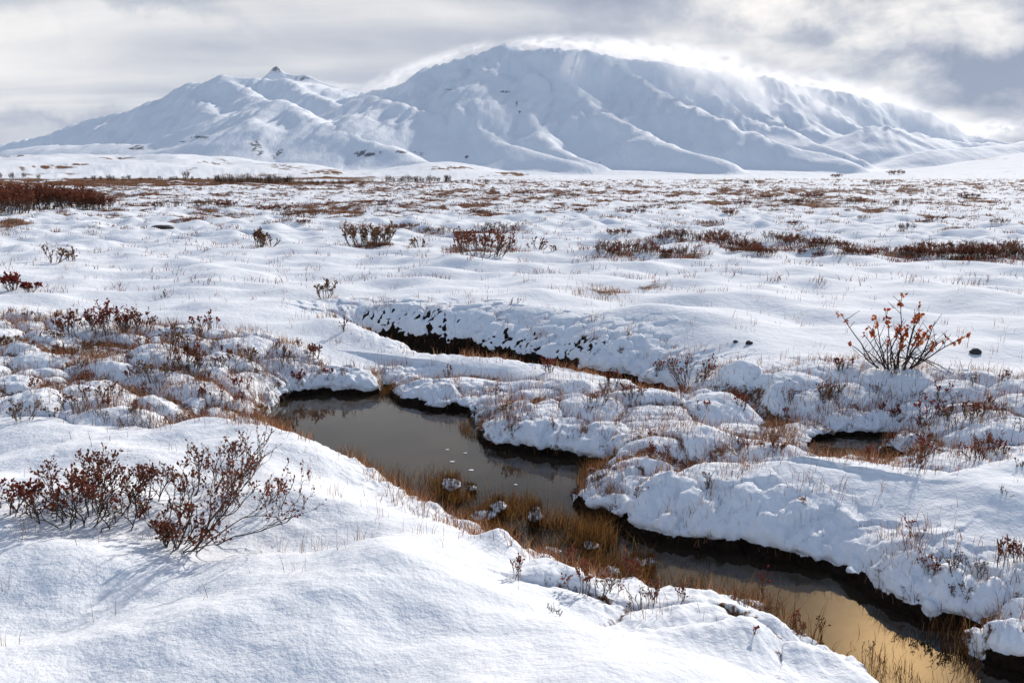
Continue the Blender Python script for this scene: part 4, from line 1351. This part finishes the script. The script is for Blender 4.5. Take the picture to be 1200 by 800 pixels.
for a_, w_ in zip(range(0, 40, 8), ('on the left plain', 'left of the picture centre', 'near the picture centre', 'on the plain right of centre', 'on the far right plain')):
    ordinals(mid_objs[a_:a_ + 8], 'small dark shrub clump ' + w_ + ', %s of eight')
scr_objs = []
# willow scrub at the foot of the moraine and knoll
SCR = proto_set(4, 1.0, 1.0, 26, M_TWIG3, M_BROWN, 500, rad=.016, leaf=.05, leaves=.8, levels=3, straggle=.14, basew=.42, lowleaf=.5)
scr = [(x + rg.uniform(-3, 3), 213.5 + (x / 420), rg.uniform(7, 12)) for x in range(252, 345, 6)] + [(x + rg.uniform(-4, 4), 211, rg.uniform(3, 7)) for x in range(100, 245, 9)] + \
      [(x + rg.uniform(-3, 3), 215.5, rg.uniform(3, 6)) for x in range(350, 430, 8)] + [(x + rg.uniform(-2, 2), 212.5, rg.uniform(5, 9)) for x in range(455, 530, 6)] + \
      [(x + rg.uniform(-3, 3), 213.5, rg.uniform(3, 5)) for x in range(535, 600, 8)] + [(218, 209, 10), (0, 208, 6), (14, 209, 7), (28, 208, 6), (45, 209, 5)]
for k, (px, py, h) in enumerate(scr):
    x, y, z = hit(px, py)
    d = math.hypot(y, x)
    s = h * d / F_PX
    scr_objs.append(copy_shrub('willow_scrub', 'hazy brown willow at the foot of the distant snowy hills', 'shrub', (x, y, z - .1), (s * 1.0, s, s), rg.uniform(0, 6), SCR[k % 4], 'distant willows at the foot of the low hills'))


n0 = 0
for cnt, what in [(16, 'distant brown willow, %s in the left-centre thicket'), (17, 'low distant willow, %s in the line left of the thicket'), (10, 'low distant willow, %s between thicket and knoll'),
                  (13, 'distant brown willow, %s in the thicket by the knoll'), (9, 'tiny distant willow %s right of the knoll'), (5, 'distant willow, %s of five scattered below the hills')]:
    ordinals(scr_objs[n0:n0 + cnt], what)
    n0 += cnt


# ------------------------------------------------------------------ grasses
def blades(name, label, x, y, z, h, w, lean, mat, seed, bend=.25):
    rng = np.random.default_rng(seed)
    n = len(x)
    a = rng.uniform(0, 2 * np.pi, n)
    lx, ly = np.cos(a) * lean * h, np.sin(a) * lean * h
    f = rng.uniform(-.9, .9, n)
    ux, uy = np.cos(f) * w, np.sin(f) * w
    P0 = np.stack([x, y, z - .02], -1)
    P1 = P0 + np.stack([lx * .35, ly * .35, h * .55], -1)
    P2 = P0 + np.stack([lx * (1 + bend), ly * (1 + bend), h * np.sqrt(np.clip(1 - lean ** 2 * .4, .2, 1))], -1)
    U = np.stack([ux, uy, ux * 0], -1)
    V = np.stack([P0 - U, P0 + U, P1 + U * .7, P1 - U * .7, P2], 1).reshape(-1, 3)
    b = np.arange(n) * 5
    Fq = np.stack([b, b + 1, b + 2, b + 3], -1)
    Ft = np.stack([b + 3, b + 2, b + 4], -1)
    o = mesh_obj(name, V, Fq, mat, Ft=Ft)
    o['kind'] = 'stuff'
    o['label'] = label
    return o


def sample_poly(pts, n, rng):
    pts = np.array(pts)
    x0, y0 = pts.min(0)
    x1, y1 = pts.max(0)
    x = rng.uniform(x0, x1, n)
    y = rng.uniform(y0, y1, n)
    d, _, _ = poly_sd(x, y, [tuple(p) for p in pts])
    k = d < 0
    return x[k], y[k]


rng = np.random.default_rng(9)
gx, gy, gh = [], [], []
for poly, n, hm in [
        ([(365, 528), (430, 540), (500, 556), (545, 572), (580, 585), (640, 600), (700, 628), (760, 655), (820, 680), (880, 704), (960, 742), (1020, 780), (985, 790), (880, 745), (780, 712), (690, 690), (600, 660), (540, 626), (490, 596), (430, 566), (372, 545)], 34000, 1.0),
        ([(500, 556), (600, 575), (700, 620), (790, 665), (760, 690), (690, 680), (600, 640), (530, 600)], 26000, .85),
        ([(690, 538), (730, 540), (742, 590), (715, 625), (672, 600), (676, 568)], 7000, .8),
        ([(436, 446), (476, 446), (482, 474), (440, 470)], 5000, .5),
        ([(545, 480), (600, 495), (560, 520), (535, 505)], 3500, .5),
        ([(560, 520), (700, 545), (690, 556), (560, 530)], 1200, .4),
        ([(1085, 700), (1240, 690), (1240, 760), (1150, 752)], 6000, .7),
        ([(960, 740), (1120, 735), (1160, 790), (1100, 830), (1000, 800)], 2600, .75)]:
    x, y = sample_poly(px_poly(poly, 0), n, rng)
    cl = sstep(-.35, .4, fbm(x * 3.4, y * 3.4, 3, 301)) * .9 + .04
    k = rng.uniform(0, 1, len(x)) < cl
    gx.append(x[k])
    gy.append(y[k])
    gh.append(np.full(k.sum(), hm))
gx, gy, gh = map(np.concatenate, (gx, gy, gh))
z = tz(gx, gy)
k = (z < .12)
gx, gy, gh, z = gx[k], gy[k], gh[k], np.maximum(z[k], 0)
blades('sedge', 'amber sedge standing in the shallow water along the banks', gx, gy, z, gh * rng.uniform(.03, .17, len(gx)) * (.7 + .6 * sstep(-.3, .6, perlin(gx * 3, gy * 3, 309))), .0010 + .0006 * rng.random(len(gx)), rng.uniform(.02, .75, len(gx)), M_SEDGE, 1)

# dry grass in the crevices and on the sides of the tussocks
n = 900000
r = rng.uniform(3.6, 13.0, n)
th = rng.uniform(-.62, .62, n)
x, y = r * np.sin(th), r * np.cos(th)
k = y < 11.5
x, y = x[k], y[k]
T = terrain(x, y)
lft = 1 - sstep(-1.5, 0, x)
dens = T[1] * .75 + T[6] * (.15 + .45 * lft) * sstep(-.3, .5, fbm(x * 1.7, y * 1.7, 2, 305))
dens = dens + .65 * (1 - sstep(.1, .6, T[3])) * sstep(-.15, .5, fbm(x * 2.2, y * 2.2, 2, 306))
k = (rng.uniform(0, 1, len(x)) < dens * .32) & (T[3] > .01)
x, y, z = x[k], y[k], T[0][k]
r = np.hypot(x, y)
blades('dry_grass', 'russet dry grass poking out between the snowy tussocks', x, y, z, rng.uniform(.03, .13, len(x)), .0011 + .00012 * r, rng.uniform(.02, .6, len(x)), M_STRAW, 2)


# scattered stalks over the open snow
c = rng.uniform(0, 1, (1300, 2))
r = 3.0 + 20 * c[:, 0] ** 1.3
th = (c[:, 1] - .5) * 1.25
x0, y0 = r * np.sin(th), r * np.cos(th)
T = terrain(x0, y0)
k = (T[3] > .15)
x0, y0, r = x0[k], y0[k], r[k]
m = rng.integers(1, 4, len(x0)) * np.where(r > 6, 2, 1) + (rng.random(len(x0)) < .12) * 9
x = np.repeat(x0, m) + rng.normal(0, .03, m.sum())
y = np.repeat(y0, m) + rng.normal(0, .03, m.sum())
r = np.repeat(r, m)
blades('grass_stalks', 'thin dry stalks scattered over the open snow', x, y, tz(x, y), rng.uniform(.02, .12, len(x)), .0006 + .00012 * r, rng.uniform(.02, .4, len(x)), M_STRAW, 3)

# heath poking through the snow of the plain
n = 300000
r = 13 + 330 * rng.uniform(0, 1, n) ** 2.2
th = rng.uniform(-.62, .62, n)
x, y = r * np.sin(th), r * np.cos(th)
T = terrain(x, y)
k = rng.uniform(0, 1, n) < (T[1] > .3) * .26 + .004 + .010 * (r > 19)
x, y, z, r = x[k], y[k], T[0][k], r[k]
m = 5
x = np.repeat(x, m) + rng.normal(0, .07, len(x) * m)
y = np.repeat(y, m) + rng.normal(0, .07, len(y) * m)
z, r = np.repeat(z, m), np.repeat(r, m)
blades('low_heath', 'low reddish heath showing through the snow of the plain', x, y, z, rng.uniform(.04, .16, len(x)), np.minimum(.0012 + .00022 * r, .03), rng.uniform(.1, .8, len(x)), M_STRAW if False else M_RUST, 4)


# ------------------------------------------------------------------ snow-capped tussocks in the reeds, rocks, ice
def lump(rx, ry, rz, seed, amp=.16, sub=None):
    V = ICO_V.copy()
    n = perlin3(V[:, 0] * 1.7 + seed, V[:, 1] * 1.7, V[:, 2] * 1.7, seed) * amp + perlin3(V[:, 0] * 4 + seed, V[:, 1] * 4, V[:, 2] * 4, seed + 3) * amp * .4
    V = V * (1 + n)[:, None] * np.array([rx, ry, rz])
    return V


TUS = [(529, 578, 11, 14, 'snow-capped sedge clump, largest of those in the reeds by the near shore'), (552, 576, 6, 6, 'small snow-capped clump just right of the largest one in the reeds'),
       (584, 604, 9, 14, 'narrow snow-capped clump above the round mound at the near shore'), (627, 616, 8, 17, 'white-capped dark tussock standing alone in the open water'),
       (566, 610, 13, 9, 'low wide snow-capped tussock against the near snowbank'), (692, 645, 8, 9, 'small snow cap amid the densest brown sedge'),
       (646, 652, 10, 8, 'low twin-topped snow cap behind the near snow ledge'), (716, 676, 12, 9, 'snow cap in the sedge close to the near ledge crest'), (746, 668, 8, 12, 'upright snow cap in the sedge right of the densest patch'),
       (762, 664, 6, 9, 'smallest snow cap nearest the open dark water'), (694, 680, 9, 8, 'rounded snow cap touching the near ledge')]
for i, (px, py, w, h, lab) in enumerate(TUS):
    x, y = [float(v) for v in unproj(px, py, 0)]
    s = math.hypot(math.hypot(x, y), 1.9) / F_PX
    e = bpy.data.objects.new('snow_capped_tussock', None)
    COL.objects.link(e)
    e.location = (x, y, 0)
    e['label'] = lab
    e['category'] = 'tussock'
    e['group'] = 'snow-capped tussocks in the reeds'
    V = lump(w * s, w * s * .9, h * s * .5, 40 + i, .42)
    V[:, 2] += h * s * .75
    mesh_obj('snow_cap', V, None, M_SNOW, e, smooth=True, Ft=ICO_F)
    n_ = 260
    aa = rng.uniform(0, 6.28, n_)
    q = np.sqrt(rng.uniform(0, 1, n_)) * w * s * .85
    BV, BF = [], []
    for a_, q_ in zip(aa, q):
        hh = h * s * rng.uniform(.5, 2.0)
        p0 = (math.cos(a_) * q_, math.sin(a_) * q_, -.03)
        k_ = rng.uniform(1.0, 1.5)
        p1 = (math.cos(a_) * q_ * k_, math.sin(a_) * q_ * k_, hh)
        add_tube(BV, BF, [p0, p1], [.002, .0008], 3)
    mesh_obj('sedge_base', BV, BF, M_SEDGE, e)

for px, py, w, h, lab in [(1143, 414, 6, 4, 'small black rock on smooth snow right of the orange willow'), (190, 268, 13, 3, 'flat black lump standing in for a dark hole in the snow below the red hedge'),  # the flat lump below the hedge stands in for a dark hole, not a stone
                          (878, 403, 4, 3, 'tiny black stone in a snow hollow above the right mounds'), (862, 401, 3, 2, 'smallest dark stone beside the one in the snow hollow')]:
    x, y, z = hit(px, py)
    s = math.hypot(x, y) / F_PX
    o = mesh_obj('rock', lump(w * s, w * s * .8, h * s, int(px), .25), None, M_ROCK, smooth=True, Ft=ICO_F)
    o.location = (x, y, z + h * s * .3)
    o['label'] = lab
    o['category'] = 'rock'

for i, (px, py, w) in enumerate([(524, 527, 2.0), (545, 531, 2.5), (530, 541, 3), (552, 551, 3.2), (604, 568, 2.2)]):
    x, y = [float(v) for v in unproj(px, py, 0)]
    s = math.hypot(x, y) / F_PX
    o = mesh_obj('ice_fleck', lump(w * s, w * s * .8, .003, 80 + i, .3), None, M_SNOW, smooth=True, Ft=ICO_F)
    o.location = (x, y, .002)
    o['label'] = ['topmost-left', 'topmost-right', 'middle', 'lowest', 'rightmost'][i] + ' of the small white ice flecks floating on the dark pond'
    o['category'] = 'ice fleck'
    o['group'] = 'flecks of ice on the pond'
